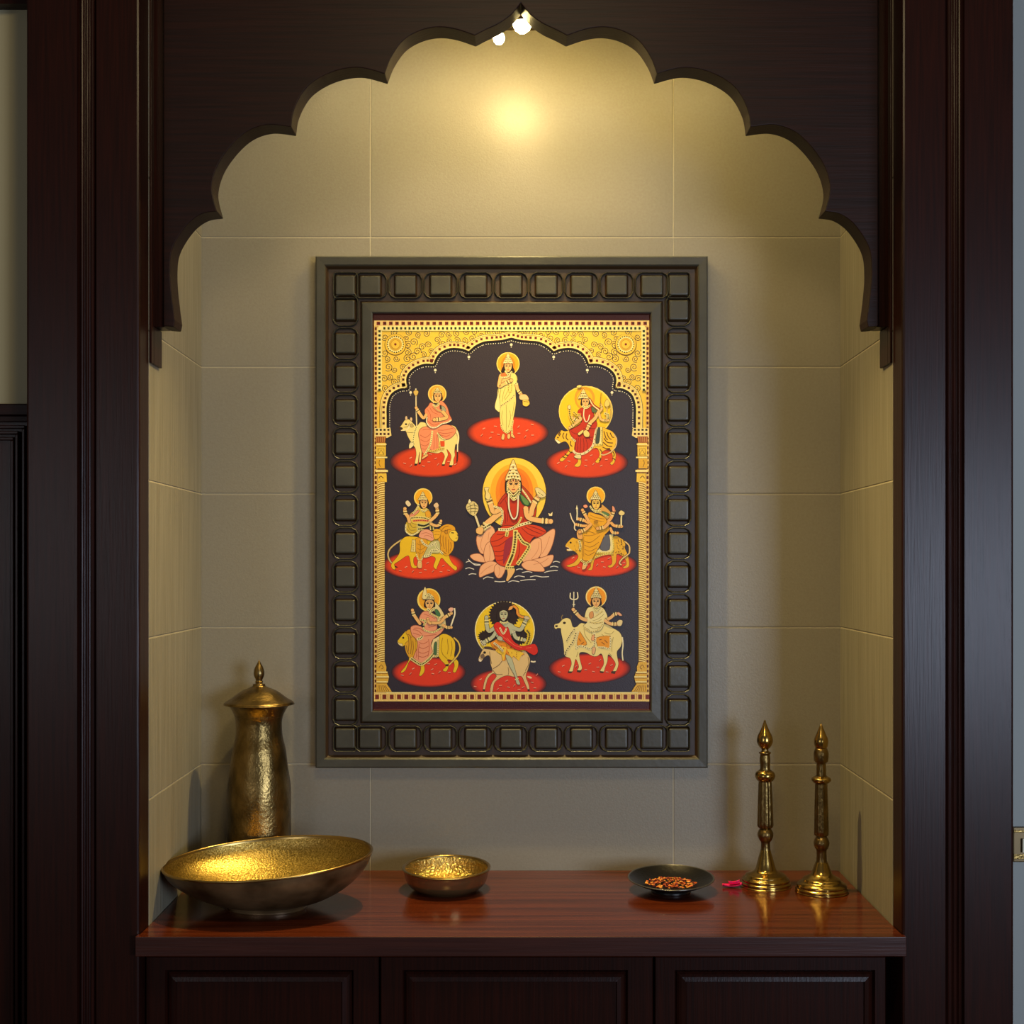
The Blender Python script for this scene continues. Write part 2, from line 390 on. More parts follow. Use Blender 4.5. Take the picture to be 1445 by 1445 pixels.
for py in (402, 1042.5):
    for i, px in enumerate(xsT):
        x, z = fp(px, py); cell(bm, x, z, 47.5, 37.5, 28, 26, 9)
    for px in (487, 958):
        x, z = fp(px, py); cell(bm, x, z, 35 if px < 600 else 33, 37.5, 26, 27, 4)
for px in (487, 958):
    for py in ys:
        if py > 1012: continue
        x, z = fp(px, py); cell(bm, x, z, 36.5, 45, 26, 27, 9)
obj('carved_frame', bm, [M_frame, M_frame_d], pic)
bm = bmesh.new()
ring(bm, [(80, 1884), (80.5, 1884), (83.4, 1888.5), (83.4, 1893), (80, 1893), (80, 1884)], [0]*5)
obj('liner', bm, M_liner, pic)

# ---- painted panel: flat pigments on one board; every figure is drawn in its own thin paint layer
YPT = 1885.6; RP = F/YPT
def paint_mat(name, rough, metal, bumpd):
    m = bpy.data.materials.new(name); m.use_nodes = True; nt = m.node_tree; N = nt.nodes; L = nt.links
    b = N['Principled BSDF']; b.inputs['Roughness'].default_value = rough; b.inputs['Metallic'].default_value = metal; b.inputs['Specular IOR Level'].default_value = .3
    a = N.new('ShaderNodeAttribute'); a.attribute_name = 'pigment'; L.new(a.outputs['Color'], b.inputs['Base Color'])
    tc = N.new('ShaderNodeTexCoord'); mp = N.new('ShaderNodeMapping'); mp.inputs['Scale'].default_value = (900, 900, 500)
    n = N.new('ShaderNodeTexNoise'); n.inputs['Scale'].default_value = 1
    bp = N.new('ShaderNodeBump'); bp.inputs['Strength'].default_value = .3; bp.inputs['Distance'].default_value = bumpd
    L.new(tc.outputs['Object'], mp.inputs[0]); L.new(mp.outputs[0], n.inputs['Vector']); L.new(n.outputs['Fac'], bp.inputs['Height']); L.new(bp.outputs[0], b.inputs['Normal'])
    return m
M_paint = paint_mat('painted pigment', .5, 0, .0003)
M_gold = paint_mat('gilded relief paint', .4, .0, .0012)
class Art:
    def __init__(s, ox=0, oy=0, sc=1., base=.05, step=.008):
        s.ox, s.oy, s.sc, s.d, s.st = ox, oy, sc, base, step; s.auto = True; s.v = []; s.f = []; s.c = []
    def T(s, x, y): return ((x/s.sc+s.ox-735)/RP, (800-(y/s.sc+s.oy))/RP)
    def add(s, pts2, tris, cols):
        n = len(s.v); s.d += s.st if s.auto else 0
        for x, y in pts2:
            X, Z = s.T(x, y); s.v.append(((X-OF[0])/1000, (YPT-s.d-OF[1])/1000, (Z-OF[2])/1000))
        for t in tris: s.f.append([n+i for i in t])
        s.c += [(c[0]*.86, c[1]*.8, c[2]*.7, 1) for c in cols]
    def pts(s, flat): return [(flat[i], flat[i+1]) for i in range(0, len(flat), 2)]
    def p(s, col, flat, sm=4, o=None, ow=None):
        """filled shape; sm = smoothing, o = outline colour"""
        q = s.pts(flat) if not isinstance(flat[0], tuple) else list(flat)
        if sm: q = cr(q, sm, True)
        tr = tessellate_polygon([[Vector((a, b, 0)) for a, b in q]])
        s.add(q, tr, [lin(col)]*len(q))
        if o: s.l(o, q+[q[0]], ow or s.sc*.45, 0)
    def l(s, col, flat, w, sm=4):
        q = s.pts(flat) if not isinstance(flat[0], tuple) else list(flat)
        if sm and len(q) > 2: q = cr(q, sm)
        A = []; 
        for i, a in enumerate(q):
            b = Vector(q[min(i+1, len(q)-1)])-Vector(q[max(i-1, 0)])
            if b.length < 1e-9: b = Vector((1, 0))
            b.normalize(); nx, ny = -b.y*w/2, b.x*w/2
            A += [(a[0]+nx, a[1]+ny), (a[0]-nx, a[1]-ny)]
        fs = [(2*i, 2*i+1, 2*i+3, 2*i+2) for i in range(len(q)-1)]
        s.add(A, fs, [lin(col)]*len(A))
    def e(s, col, cx, cy, rx, ry=None, o=None, n=28, ow=None):
        ry = ry or rx
        s.p(col, [(cx+rx*math.cos(2*math.pi*k/n), cy+ry*math.sin(2*math.pi*k/n)) for k in range(n)], 0, o, ow)
    def glow(s, c0, c1, cx, cy, rx, ry, soft, n=64):
        """sprayed disc of pigment fading into the ground"""
        pts = [(cx, cy)]; cols = [lin(c0)]; fs = []
        a0, a1 = lin(c0), lin(c1)
        R = [1-soft, 1-soft*.6, 1-soft*.3, 1]; T = [0, .35, .75, 1]
        for r, t in zip(R, T):
            for k in range(n):
                a = 2*math.pi*k/n; pts.append((cx+rx*r*math.cos(a), cy+ry*r*math.sin(a))); cols.append(tuple(a0[i]+(a1[i]-a0[i])*t for i in range(4)))
        for k in range(n):
            j = (k+1) % n; fs.append((0, 1+k, 1+j))
            for q in range(3): fs.append((1+q*n+k, 1+(q+1)*n+k, 1+(q+1)*n+j, 1+q*n+j))
        s.add(pts, fs, cols)
    def dots(s, col, flat, r):
        o = s.auto
        if o: s.d += s.st
        s.auto = False
        for x, y in s.pts(flat): s.p(col, [(x+r*math.cos(k*1.0472), y+r*math.sin(k*1.0472)) for k in range(6)], 0)
        s.auto = o
    def petals(s, flat):
        k = s.sc/10.3
        for i, (x, y) in enumerate(s.pts(flat)):
            s.auto = i == 0
            a = (-.5, .2, -.9, 0)[i % 4]; c, d = math.cos(a)*20*k, math.sin(a)*20*k
            s.l('#8e2412', [(x-c, y-d+9*k), (x+c, y+d+9*k)], 9*k, 0); s.l('#f8a488', [(x-c, y-d), (x+c, y+d)], 13*k, 0)
        s.auto = True
    def chain(s, col, dark, flat, w, gap):
        """jewelled border: pale band with dark stones"""
        q = cr(s.pts(flat), 10); s.l(col, q, w, 0)
        acc = 0; f = []
        for a, b in zip(q, q[1:]):
            acc += math.dist(a, b)
            if acc > gap: acc = 0; f += b
        s.dots(dark, f, w*.26)
    def done(s, name, parent, m=None):
        me = bpy.data.meshes.new(name); me.from_pydata(s.v, [], s.f); me.update()
        ca = me.color_attributes.new('pigment', 'FLOAT_COLOR', 'POINT')
        for i, c in enumerate(s.c): ca.data[i].color = c
        # all paint faces the room
        bm = bmesh.new(); bm.from_mesh(me)
        for f in bm.faces:
            f.normal_update()
            if f.normal.y > 0: f.normal_flip()
        bm.to_mesh(me); bm.free()
        me.materials.append(m or M_paint)
        o = bpy.data.objects.new(name, me); COL.objects.link(o); o.parent = parent; return o
NAVY = '#261a22'
A = Art(); bm = bmesh.new()
bx0, bz1 = A.T(525.5, 441); bx1, bz0 = A.T(919, 1003)
box(bm, bx0-2, bx1+2, YPT, YPT+7, bz0-1, bz1+1, OF)
panel = obj('painted_panel', bm, mat('night blue canvas', NAVY, .42, bump=((700, 700, 500), .3, .0006)), pic)
G1, G2, G3, GD, GR, GB = '#f4cc48', '#c89626', '#fff0a0', '#5c3c0a', '#8a2a18', '#26301c'
# gold arch and border
A = Art(base=.1, step=.01)
hl = []
for l in ([(546, 612), (546, 590), (546, 575), (548.3, 563.5), (553.4, 555), (563.6, 549), (575, 547.5)],
          [(575, 547.5), (573.6, 536), (576.7, 527), (585.4, 519), (598.5, 514), (612.3, 514)],
          [(612.3, 514), (615.5, 505.4), (623, 496.7), (636, 491.6), (650.8, 492.3), (661.7, 496)],
          [(661.7, 496), (671, 488), (683, 482.5), (697, 481), (709, 480), (720.5, 477)]): hl += cr(l, 6)[:-1]
MX = 1443.0
cont = hl+[(721.5, 477)]+[(MX-x, y) for x, y in reversed(hl)]
A.p('#4a1008', [(525.8, 441.5), (918.6, 441.5), (918.6, 453), (525.8, 453)], 0); A.p('#4a1008', [(525.8, 989), (918.6, 989), (918.6, 1002.5), (525.8, 1002.5)], 0)
A.p('#7a4c18', [(525.8, 452), (529, 452), (529, 990), (525.8, 990)], 0); A.p('#7a4c18', [(915.5, 452), (918.6, 452), (918.6, 990), (915.5, 990)], 0)
A.p(G1, [(528, 452.5)]+[(528, 612)]+cont+[(916, 612), (916, 452.5)], 0)
random.seed(9)
def inside_gold(x, y):
    if not (541 < x < 903 and 467 < y < 604): return False
    xx = x if x < 721.5 else MX-x
    for (a, b), (c, d) in zip(hl, hl[1:]+[(721.5, 477)]):
        if math.hypot(xx-a, y-b) < 9.5: return False
    # above the contour?
    lo = min(((abs(a-xx), b) for a, b in hl), key=lambda t: t[0])[1]
    return y < lo-8
# scrollwork: spirals of darker and lighter relief
cent = []
for tr in range(2600):
    x, y = random.uniform(541, 721), random.uniform(468, 600)
    if inside_gold(x, y) and math.hypot(x-558, y-486) > 17 and all(math.hypot(x-a, y-b) > 8.6 for a, b in cent): cent.append((x, y))
A.d += .02; A.auto = False; D0 = A.d
for (x, y) in cent:
    ph = random.uniform(0, 6.28); dr = random.choice((-1, 1)); R = random.uniform(4.2, 6.2)
    for mir in (0, 1):
        q = []
        for k in range(22):
            a = ph+dr*k*.5; r = R*(1-k/24)
            xx, yy = x+r*math.cos(a), y+r*math.sin(a); q.append((MX-xx if mir else xx, yy))
        A.d = D0; A.l(G3, [(a+.35, b-.35) for a, b in q], 1, 0); A.d = D0+.015; A.l(GD, q, 1.0, 0)
A.auto = True
for mir in (0, 1):
    cx = 558 if not mir else MX-558-2
    A.e(GD, cx, 486.5, 15.4); A.e(G1, cx, 486, 14.6); A.e(G3, cx, 486, 11.6); A.e('#e0b43c', cx, 486, 9.2)
    for k in range(22):
        a = k*2*math.pi/22; A.dots(GB, [cx+11.4*math.cos(a), 486+11.4*math.sin(a)], .95)
    A.e(G2, cx, 486, 6.6); A.e(G1, cx, 486, 5.9); A.e(GR, cx, 486, 1.7)
# raised mouldings following the arch
def offs(pts, d):
    out = []
    for i, p in enumerate(pts):
        a = Vector(pts[max(i-1, 0)]); b = Vector(pts[min(i+1, len(pts)-1)]); t = (b-a).normalized()
        out.append((p[0]-t.y*d, p[1]+t.x*d))
    return out
A.l(GD, offs(cont, -9.6), .8, 0); A.l(G3, offs(cont, -8.7), 1.2, 0)
A.l('#f6dc86', offs(cont, -4.6), 5.2, 0); A.l(G3, offs(cont, -1.2), 1.6, 0); A.l(GD, offs(cont, -.2), .7, 0)
acc = 0; oc = offs(cont, -4.6); A.d += .02; A.auto = False; D0 = A.d
for a, b in zip(oc, oc[1:]):
    acc += math.dist(a, b)
    if acc > 5.6 and min(math.dist(b, c) for c in cont) > 3.9:
        acc = 0; A.d = D0; A.p(GR, [(b[0]-1.7, b[1]-1.7), (b[0]+1.7, b[1]-1.7), (b[0]+1.7, b[1]+1.7), (b[0]-1.7, b[1]+1.7)], 0)
        A.d = D0+.015; A.p(GB if b[1] > 520 else '#5c1c10', [(b[0]-1.1, b[1]-1.1), (b[0]+1.1, b[1]-1.1), (b[0]+1.1, b[1]+1.1), (b[0]-1.1, b[1]+1.1)], 0)
# pearl string just inside the dark field
oc = offs(cont, 4.0); acc = 0; A.auto = True
A.l('#120c0c', offs(cont, 1.5), 2.0, 0); A.d += .02; A.auto = False
for a, b in zip(oc, oc[1:]):
    n = max(1, int(math.dist(a, b)/1.0))
    for k in range(n):
        acc += math.dist(a, b)/n
        if acc > 2.5: acc = 0; A.dots('#f4ecd0', [a[0]+(b[0]-a[0])*k/n, a[1]+(b[1]-a[1])*k/n], .75)
for x, y in ((661.7, 503.8), (614.3, 522.5), (579.5, 554), (721.5, 486.5)):
    for X in ({x, MX-x}): A.e('#f4ecd0', X, y, 1.9); A.dots('#f4ecd0', [X, y+3.4], .8)
# outer check borders
A.auto = True
A.p('#f2d488', [(528, 452.5), (916, 452.5), (916, 460), (528, 460)], 0); A.p(G3, [(534, 460), (910, 460), (910, 467), (534, 467)], 0)
x = 531.5
A.d += .02; A.auto = False; D0 = A.d
while x < 915: A.d = D0; A.p(GR, [(x, 454), (x+5, 454), (x+5, 459), (x, 459)], 0); A.d = D0+.015; A.p('#4a120a', [(x+1.4, 455), (x+5, 455), (x+5, 457.6), (x+1.4, 457.6)], 0); x += 8.75
x = 541
while x < 905: A.p(GB, [(x, 461.7), (x+3, 461.7), (x+3, 465.3), (x, 465.3)], 0); x += 5.9
for mir in (0, 1):
    A.auto = True
    def mp(l): return [(MX+1-a if mir else a, b) for a, b in l]
    A.p('#e6c06c', mp([(528, 460), (532.6, 460), (532.6, 990), (528, 990)]), 0)
    A.p(G3, mp([(532.6, 462), (539, 462), (539, 551), (532.6, 551)]), 0)
    y = 462; A.d += .02; A.auto = False
    while y < 986: A.p('#5c150c', mp([(528.8, y), (531.8, y), (531.8, y+4), (528.8, y+4)]), 0); y += 7
    y = 466
    while y < 550: A.p(GB, mp([(534, y), (537.3, y), (537.3, y+3.2), (534, y+3.2)]), 0); y += 5.9
    # capital
    A.auto = True
    A.p('#f4de92', mp([(529, 604), (551, 604), (552.5, 614.5), (547, 618), (529, 618)]), 0)
    for k in range(4):
        A.p('#241a0c', mp([(530.5+k*5.4, 605.3), (533.5+k*5.4, 605.3), (533.5+k*5.4, 608), (530.5+k*5.4, 608)]), 0)
        A.p('#4a120a', mp([(530.5+k*5.4, 611), (533.5+k*5.4, 611), (533.5+k*5.4, 614), (530.5+k*5.4, 614)]), 0)
    A.p('#9a5420', mp([(530, 616), (545, 616), (543.5, 625), (530, 625)]), 0)
    for k in range(5): A.l('#d89a4c', mp([(532+k*2.7, 617), (531.5+k*2.7, 624)]), .8, 0)
    A.p(G1, mp([(531, 625), (544.5, 625), (544.5, 645), (531, 645)]), 0)
    A.l(GD, mp([(531.5, 629.5), (544, 629.5)]), .9, 0); A.l(G3, mp([(531, 627), (545.5, 627)]), 1.8, 0)
    A.l(GD, mp([(533.5, 633.5), (542, 633.5), (542, 642), (533.5, 642), (533.5, 633.5)]), .6, 0); A.l(GD, mp([(534, 641), (538, 635), (541.5, 641)]), .7, 0)
    A.l(G3, mp([(530.5, 645.6), (546.6, 645.6)]), 2, 0); A.l(GD, mp([(531, 643.6), (545, 643.6)]), .7, 0)
    A.p('#e8b430', mp([(530.5, 647), (543, 647), (543, 661), (530.5, 661)]), 0); A.l(GD, mp([(536, 649), (535, 654), (537, 659)]), .7)
    A.l(G3, mp([(530, 664.6), (547.5, 664.6)]), 3, 0); A.l('#a8741c', mp([(531, 666.5), (545, 666.5)]), 1, 0); A.l('#a8741c', mp([(531, 662.4), (545, 662.4)]), .8, 0)
    A.p(G1, mp([(533, 668), (545.5, 668), (546, 680), (541, 681), (533, 679)]), 0)
    A.l(GD, mp([(534.5, 675), (537.5, 672), (541, 675)]), 1)
    # twisted shaft
    A.p('#e2b23c', mp([(532.6, 679), (542.8, 679), (542.8, 935), (532.6, 935)]), 0)
    y = 680; A.d += .02; A.auto = False
    while y < 932: A.l(G3, mp([(533, y+3.4), (537, y+1.4), (542.9, y+.6)]), 1.1); A.l('#6e4a10', mp([(533, y+5), (537, y+3), (542.6, y+1.9)]), .8); y += 3.1
    # base
    A.auto = True
    A.p('#e8b840', mp([(531.5, 934), (543, 934), (545.5, 941), (545, 947), (547, 949), (549, 955), (548, 961), (546, 965), (550, 971), (553, 976), (531, 976)]), 0)
    for yy, x1 in ((948.5, 547), (955, 549), (962, 547.5)): A.l(G3, mp([(531.5, yy), (x1, yy)]), 1.8, 0); A.l('#8c5c14', mp([(531.5, yy+1.8), (x1, yy+1.8)]), .8, 0)
    A.l('#8c5c14', mp([(535, 942), (538, 938), (541, 942), (538, 944)]), .8)
    for k in range(6): A.l('#8c5c14', mp([(534+k*1.9, 967), (533+k*3.2, 975)]), .7, 0)
A.p('#f4d27c', [(528, 976.5), (916, 976.5), (916, 989.5), (528, 989.5)], 0)
A.l(G3, [(545, 977.3), (900, 977.3)], 1.4, 0)
x = 529.5; A.d += .02; A.auto = False
while x < 914:
    A.p('#7a2a12', [(x, 980), (x+5.6, 980), (x+5.6, 986.5), (x, 986.5)], 0); A.l('#c8862c', [(x+7.9, 979), (x+7.9, 987)], 1, 0); x += 10.3
A.done('gold_border', panel, M_gold)

SK, SKD, OUT, JW, JD = '#f2bf78', '#c07a38', '#4a2c10', '#f2e6a0', '#4a4418'
RED, REDB = '#dc4414', NAVY
def face(a, x, y, w, h, skin=SK, hair='#2a160c'):
    """small painted face in local units"""
    a.p(hair, [x-w*.62, y-h*.25, x-w*.3, y-h*.62, x+w*.3, y-h*.62, x+w*.62, y-h*.25, x+w*.6, y+h*.35, x-w*.6, y+h*.35])
    a.p(skin, [x-w*.48, y-h*.3, x, y-h*.5, x+w*.48, y-h*.3, x+w*.46, y+h*.15, x+w*.2, y+h*.48, x, y+h*.56, x-w*.2, y+h*.48, x-w*.46, y+h*.15], o=OUT, ow=w*.05)
    for sx in (-1, 1):
        a.l('#241008', [x+sx*w*.36, y-h*.08, x+sx*w*.22, y-h*.15, x+sx*w*.08, y-h*.06], w*.07); a.dots('#241008', [x+sx*w*.22, y-h*.06], w*.07)
        a.l('#4a2410', [x+sx*w*.4, y-h*.2, x+sx*w*.22, y-h*.27, x+sx*w*.07, y-h*.2], w*.045)
    a.l('#a86030', [x, y-h*.05, x+w*.04, y+h*.14, x-w*.05, y+h*.16], w*.04); a.l('#b03018', [x-w*.14, y+h*.29, x, y+h*.31, x+w*.14, y+h*.29], w*.08)
    a.dots('#b02010', [x, y-h*.3], w*.05)
def crown(a, x, y, w, h, col='#e8d488', tiers=4):
    """tall jewelled crown, y = brow line"""
    a.p(col, [x-w*.5, y, x-w*.46, y-h*.25, x-w*.3, y-h*.45, x-w*.2, y-h*.7, x, y-h, x+w*.2, y-h*.7, x+w*.3, y-h*.45, x+w*.46, y-h*.25, x+w*.5, y, x, y-h*.1], o=OUT, ow=w*.03)
    for k in range(tiers):
        t = k/tiers; ww = w*(.44-.34*t); yy = y-h*(.14+.74*t)
        a.l('#fbf4c0', [x-ww, yy+h*.05, x, yy-h*.02, x+ww, yy+h*.05], h*.06); n = 5-k if k < 4 else 1
        for q in range(n):
            xx = x+ww*(0 if n == 1 else (2*q/(n-1)-1)*.8); a.dots(JD if q % 2 else '#6a3010', [xx, yy+h*.1], w*.058)
def arm(a, q, w, skin=SK, bang=True, o=OUT):
    """arm as a tapering stroke with outline, bangles near the wrist"""
    pts = a.pts(q); a.l(o, pts, w*1.22, 6); a.l(skin, pts, w, 6)
    a.e(o, pts[-1][0], pts[-1][1], w*.62, n=12); a.e(skin, pts[-1][0], pts[-1][1], w*.52, n=12)
    a.e(skin, pts[0][0], pts[0][1], w*.5, n=12)
    if bang:
        (x1, y1), (x0, y0) = pts[-1], pts[-2]; d = math.hypot(x1-x0, y1-y0); ux, uy = (x1-x0)/d, (y1-y0)/d
        for k in (.9, 1.3, 1.7):
            cx, cy = x1-ux*w*k, y1-uy*w*k; a.l(JW if k != 1.3 else JD, [(cx-uy*w*.6, cy+ux*w*.6), (cx+uy*w*.6, cy-ux*w*.6)], w*.26, 0)
def folds(a, col, lines, w):
    for q in lines: a.l(col, q, w)

# 1 rider in pink on a white cow, upper left
a = Art(550, 540, 10.325)
a.glow(RED, REDB, 600, 1150, 600, 235, .22)
a.petals([305, 1095, 215, 1175, 310, 1210, 570, 1155, 670, 1105, 490, 1215, 705, 1190, 860, 1150, 955, 1190, 590, 1040])
CW = '#f4e090'
a.p(CW, [415, 610, 450, 575, 520, 585, 600, 640, 900, 620, 985, 690, 1015, 790, 1000, 900, 960, 900, 945, 1000, 950, 1060, 930, 1120, 925, 1195, 870, 1200, 895, 1090, 880, 1030, 830, 970, 850, 1050, 815, 1130, 800, 1190, 760, 1190, 800, 1080, 760, 1010, 690, 1030, 500, 1000, 470, 1000, 460, 1080, 450, 1160, 425, 1160, 440, 1010, 425, 1060, 405, 1180, 365, 1180, 385, 1050, 370, 950, 330, 900, 240, 720, 300, 600, 380, 640], o=OUT)
a.p('#30180c', [365, 1178, 405, 1180, 395, 1208, 355, 1210], 0); a.p('#30180c', [425, 1160, 455, 1160, 445, 1190, 420, 1190], 0); a.p('#30180c', [762, 1188, 803, 1190, 800, 1212, 755, 1210], 0); a.p('#30180c', [868, 1200, 915, 1205, 900, 1235, 860, 1225], 0)
a.p(CW, [140, 660, 170, 620, 215, 550, 250, 530, 300, 545, 340, 590, 380, 640, 360, 720, 240, 720, 235, 690, 190, 700, 165, 700], o=OUT)
a.p('#3a2a20', [135, 655, 165, 650, 190, 665, 165, 690], o=OUT); a.l('#f4e8c0', [165, 695, 240, 690, 280, 650, 290, 600], 12); a.p('#c8b070', [290, 610, 330, 600, 345, 640, 310, 650], o=OUT)
a.e('#2a1408', 238, 605, 17, 13); a.l(OUT, [200, 650, 260, 640, 285, 585], 6)
a.p('#e8c8a0', [228, 540, 225, 500, 245, 485, 258, 505, 255, 540], o=OUT); a.p('#e8c8a0', [295, 545, 300, 510, 318, 505, 330, 530, 322, 560], o=OUT)
a.l('#e8d8b0', [395, 620, 385, 380, 385, 190], 20, 0); a.l('#8a7438', [403, 620, 393, 380, 392, 190], 5, 0)
a.p('#d8b860', [345, 130, 380, 105, 418, 130, 405, 175, 380, 195, 355, 170], o=OUT); a.e('#f4ecc8', 380, 95, 10)
a.chain(JW, JD, [400, 625, 370, 700, 350, 780, 340, 870], 30, 24)
a.p('#ece0a8', [300, 870, 350, 880, 345, 920, 290, 960, 280, 920], o=OUT)
a.p('#f0946c', [420, 760, 440, 680, 520, 640, 640, 650, 800, 610, 900, 630, 965, 690, 930, 770, 830, 830, 760, 790, 700, 740, 720, 960, 640, 1000, 560, 960, 500, 1040, 460, 980, 440, 860], o='#7a3418', ow=6)
folds(a, '#c8603c', [[440, 760, 520, 800, 600, 740], [450, 830, 530, 860, 600, 810], [455, 900, 520, 920, 590, 870], [465, 960, 520, 970, 570, 930], [700, 690, 800, 690, 930, 660], [700, 720, 800, 740, 930, 720], [740, 760, 820, 780, 880, 760], [640, 760, 650, 880, 640, 970], [680, 760, 690, 880, 690, 960], [480, 690, 540, 680, 590, 690]], 7)
a.p('#e05018', [735, 850, 800, 850, 800, 930, 740, 930], 0); a.chain(JW, JD, [620, 700, 610, 800, 590, 900, 540, 1000, 500, 1060], 26, 22); a.chain('#e8c860', JD, [560, 990, 640, 1000, 720, 970, 800, 960], 30, 22); a.chain('#e8c860', JD, [725, 860, 720, 920, 740, 950], 18, 18)
a.chain(JW, JD, [690, 730, 750, 800, 810, 830], 18, 18)
a.p(SK, [480, 1080, 540, 1040, 560, 1060, 520, 1090, 470, 1120], o=OUT)
a.e('#f8d874', 692, 165, 135); a.e('#f0a22c', 692, 165, 118, 118); a.e('#f6bc48', 700, 150, 92)
a.p('#ee9068', [600, 290, 560, 340, 510, 400, 520, 470, 550, 500, 545, 600, 560, 640, 640, 660, 720, 640, 760, 600, 880, 560, 905, 540, 870, 460, 840, 360, 790, 290, 740, 260, 690, 330], o='#7a3418', ow=6)
folds(a, '#c8603c', [[540, 380, 590, 460, 600, 560], [580, 360, 630, 430, 700, 460], [620, 360, 680, 420, 740, 440], [560, 560, 640, 620, 720, 590], [850, 400, 870, 480, 880, 530]], 7)
a.p('#a0a48c', [740, 340, 790, 350, 820, 400, 800, 430, 740, 390], o=OUT); a.p('#3c3424', [725, 330, 750, 320, 760, 390, 730, 380], 0)
face(a, 700, 210, 105, 140); crown(a, 695, 155, 120, 90, tiers=3)
a.chain(JW, JD, [625, 320, 680, 340, 720, 300], 26, 18); a.chain('#d8c078', JD, [640, 350, 700, 400, 760, 430], 14, 16); a.chain(JW, JD, [625, 200, 630, 260, 640, 300], 14, 16)
arm(a, [780, 430, 830, 500, 760, 530, 650, 540], 46); arm(a, [530, 470, 490, 515, 430, 440, 385, 365], 40)
a.chain('#f4ecc8', JD, [545, 500, 540, 580, 600, 650, 680, 650, 760, 600, 840, 580, 900, 545], 16, 40)
a.l('#f6ecc4', [975, 700, 1000, 790, 990, 900, 988, 1010], 16); a.l('#4a2010', [985, 1010, 988, 1080, 980, 1150], 20)
a.done('pink_rider_on_cow', panel)

# 2 standing figure, top centre
a = Art(655, 490, 9.633)
a.glow(RED, REDB, 590, 1160, 560, 225, .2)
a.petals([268, 1105, 425, 1075, 240, 1195, 380, 1155, 355, 1230, 465, 1185, 740, 1080, 745, 1170, 855, 1130, 925, 1050, 830, 1215, 930, 1195])
a.e('#fbe07a', 597, 225, 157); a.e('#f6a81c', 597, 225, 145); a.e('#f08a14', 597, 240, 100, 120)
YG = '#ecdc84'
a.p('#2a160c', [535, 260, 500, 340, 560, 350, 640, 350, 690, 340, 650, 260])
a.p(SK, [480, 370, 560, 350, 640, 350, 710, 380, 720, 460, 620, 520, 480, 470], o=OUT)
a.p('#e07838', [500, 370, 560, 340, 580, 400, 520, 410], o=OUT)
a.p(YG, [640, 350, 700, 370, 720, 440, 700, 560, 700, 640, 705, 740, 690, 860, 670, 960, 650, 1060, 630, 1140, 590, 1170, 540, 1140, 500, 1060, 485, 960, 480, 880, 430, 850, 418, 790, 445, 720, 450, 600, 470, 550, 560, 500, 620, 440], o='#5a4c1c')
folds(a, '#a89848', [[570, 780, 575, 950, 570, 1140], [500, 560, 490, 640, 470, 740], [560, 540, 530, 640, 520, 740], [620, 520, 580, 620, 540, 700], [640, 600, 600, 660, 550, 720], [680, 740, 670, 840, 650, 940], [520, 860, 510, 960, 530, 1060], [620, 860, 630, 960, 600, 1090], [445, 780, 460, 840, 480, 870]], 7)
a.chain('#e4d288', '#5a3c10', [690, 640, 640, 700, 560, 760, 500, 800, 470, 840], 28, 22); a.chain('#e4d288', '#5a3c10', [500, 1040, 520, 1110, 580, 1160, 640, 1100, 665, 990], 22, 20)
a.chain('#e8d070', '#6a5414', [600, 490, 605, 600, 640, 600, 645, 480], 22, 20)
a.p('#f0e4a0', [460, 560, 450, 660, 420, 780, 425, 840, 480, 880, 490, 800, 480, 700], o='#5a4c1c')
for q in ([520, 1180, 550, 1190, 540, 1255, 505, 1245], [590, 1180, 625, 1185, 620, 1240, 590, 1240], [640, 1175, 670, 1190, 690, 1235, 640, 1215]): a.p(SK, q, o=OUT)
a.chain('#e4d288', '#5a3c10', [640, 1060, 650, 1130, 650, 1190], 26, 20)
face(a, 598, 268, 100, 130); crown(a, 597, 225, 130, 150)
a.chain(JW, JD, [555, 320, 600, 370, 650, 330], 22, 18); a.chain('#f0e0a0', JD, [490, 410, 560, 410, 630, 380], 20, 18)
arm(a, [490, 430, 475, 530, 540, 500, 640, 450], 44); arm(a, [710, 500, 730, 580, 780, 650], 40)
a.chain(JW, JD, [680, 490, 730, 500], 26, 18)
a.p('#eec890', [750, 660, 800, 640, 850, 650, 880, 710, 830, 720, 760, 710], o=OUT); a.p('#e8c850', [800, 720, 870, 720, 890, 770, 850, 805, 800, 790, 795, 750], o=OUT); a.l(OUT, [805, 740, 875, 745], 7, 0)
a.done('standing_figure', panel)

# 3 rider in red on a tiger, upper right
a = Art(765, 535, 10.323)
a.glow(RED, REDB, 655, 1215, 600, 235, .2)
a.petals([235, 1220, 390, 1195, 350, 1270, 640, 1180, 715, 1110, 635, 1262, 750, 1235, 935, 1170, 860, 1262])
a.e('#fbdc70', 637, 470, 395, 372); a.e('#f8c81c', 632, 474, 380, 358); a.e('#f0a028', 620, 280, 150, 170); a.e('#f8bc20', 620, 290, 118, 135)
TG = '#f0c030'
a.p(TG, [180, 870, 230, 790, 280, 745, 330, 760, 400, 750, 440, 800, 520, 900, 700, 960, 860, 720, 950, 730, 1040, 780, 1080, 900, 1050, 1020, 1075, 1100, 1060, 1200, 1020, 1250, 990, 1225, 1030, 1180, 1020, 1090, 980, 1020, 880, 1060, 860, 1160, 820, 1220, 775, 1200, 830, 1130, 830, 1060, 780, 1000, 620, 1080, 560, 1120, 570, 1210, 540, 1275, 470, 1265, 520, 1200, 510, 1120, 440, 1050, 340, 1160, 290, 1200, 255, 1170, 350, 1090, 400, 1000, 340, 910, 240, 940, 210, 910], o=OUT)
a.p('#f8ecc0', [182, 870, 230, 890, 270, 920, 240, 940, 205, 910], o=OUT); a.dots('#1c0c04', [262, 800, 230, 850], 13)
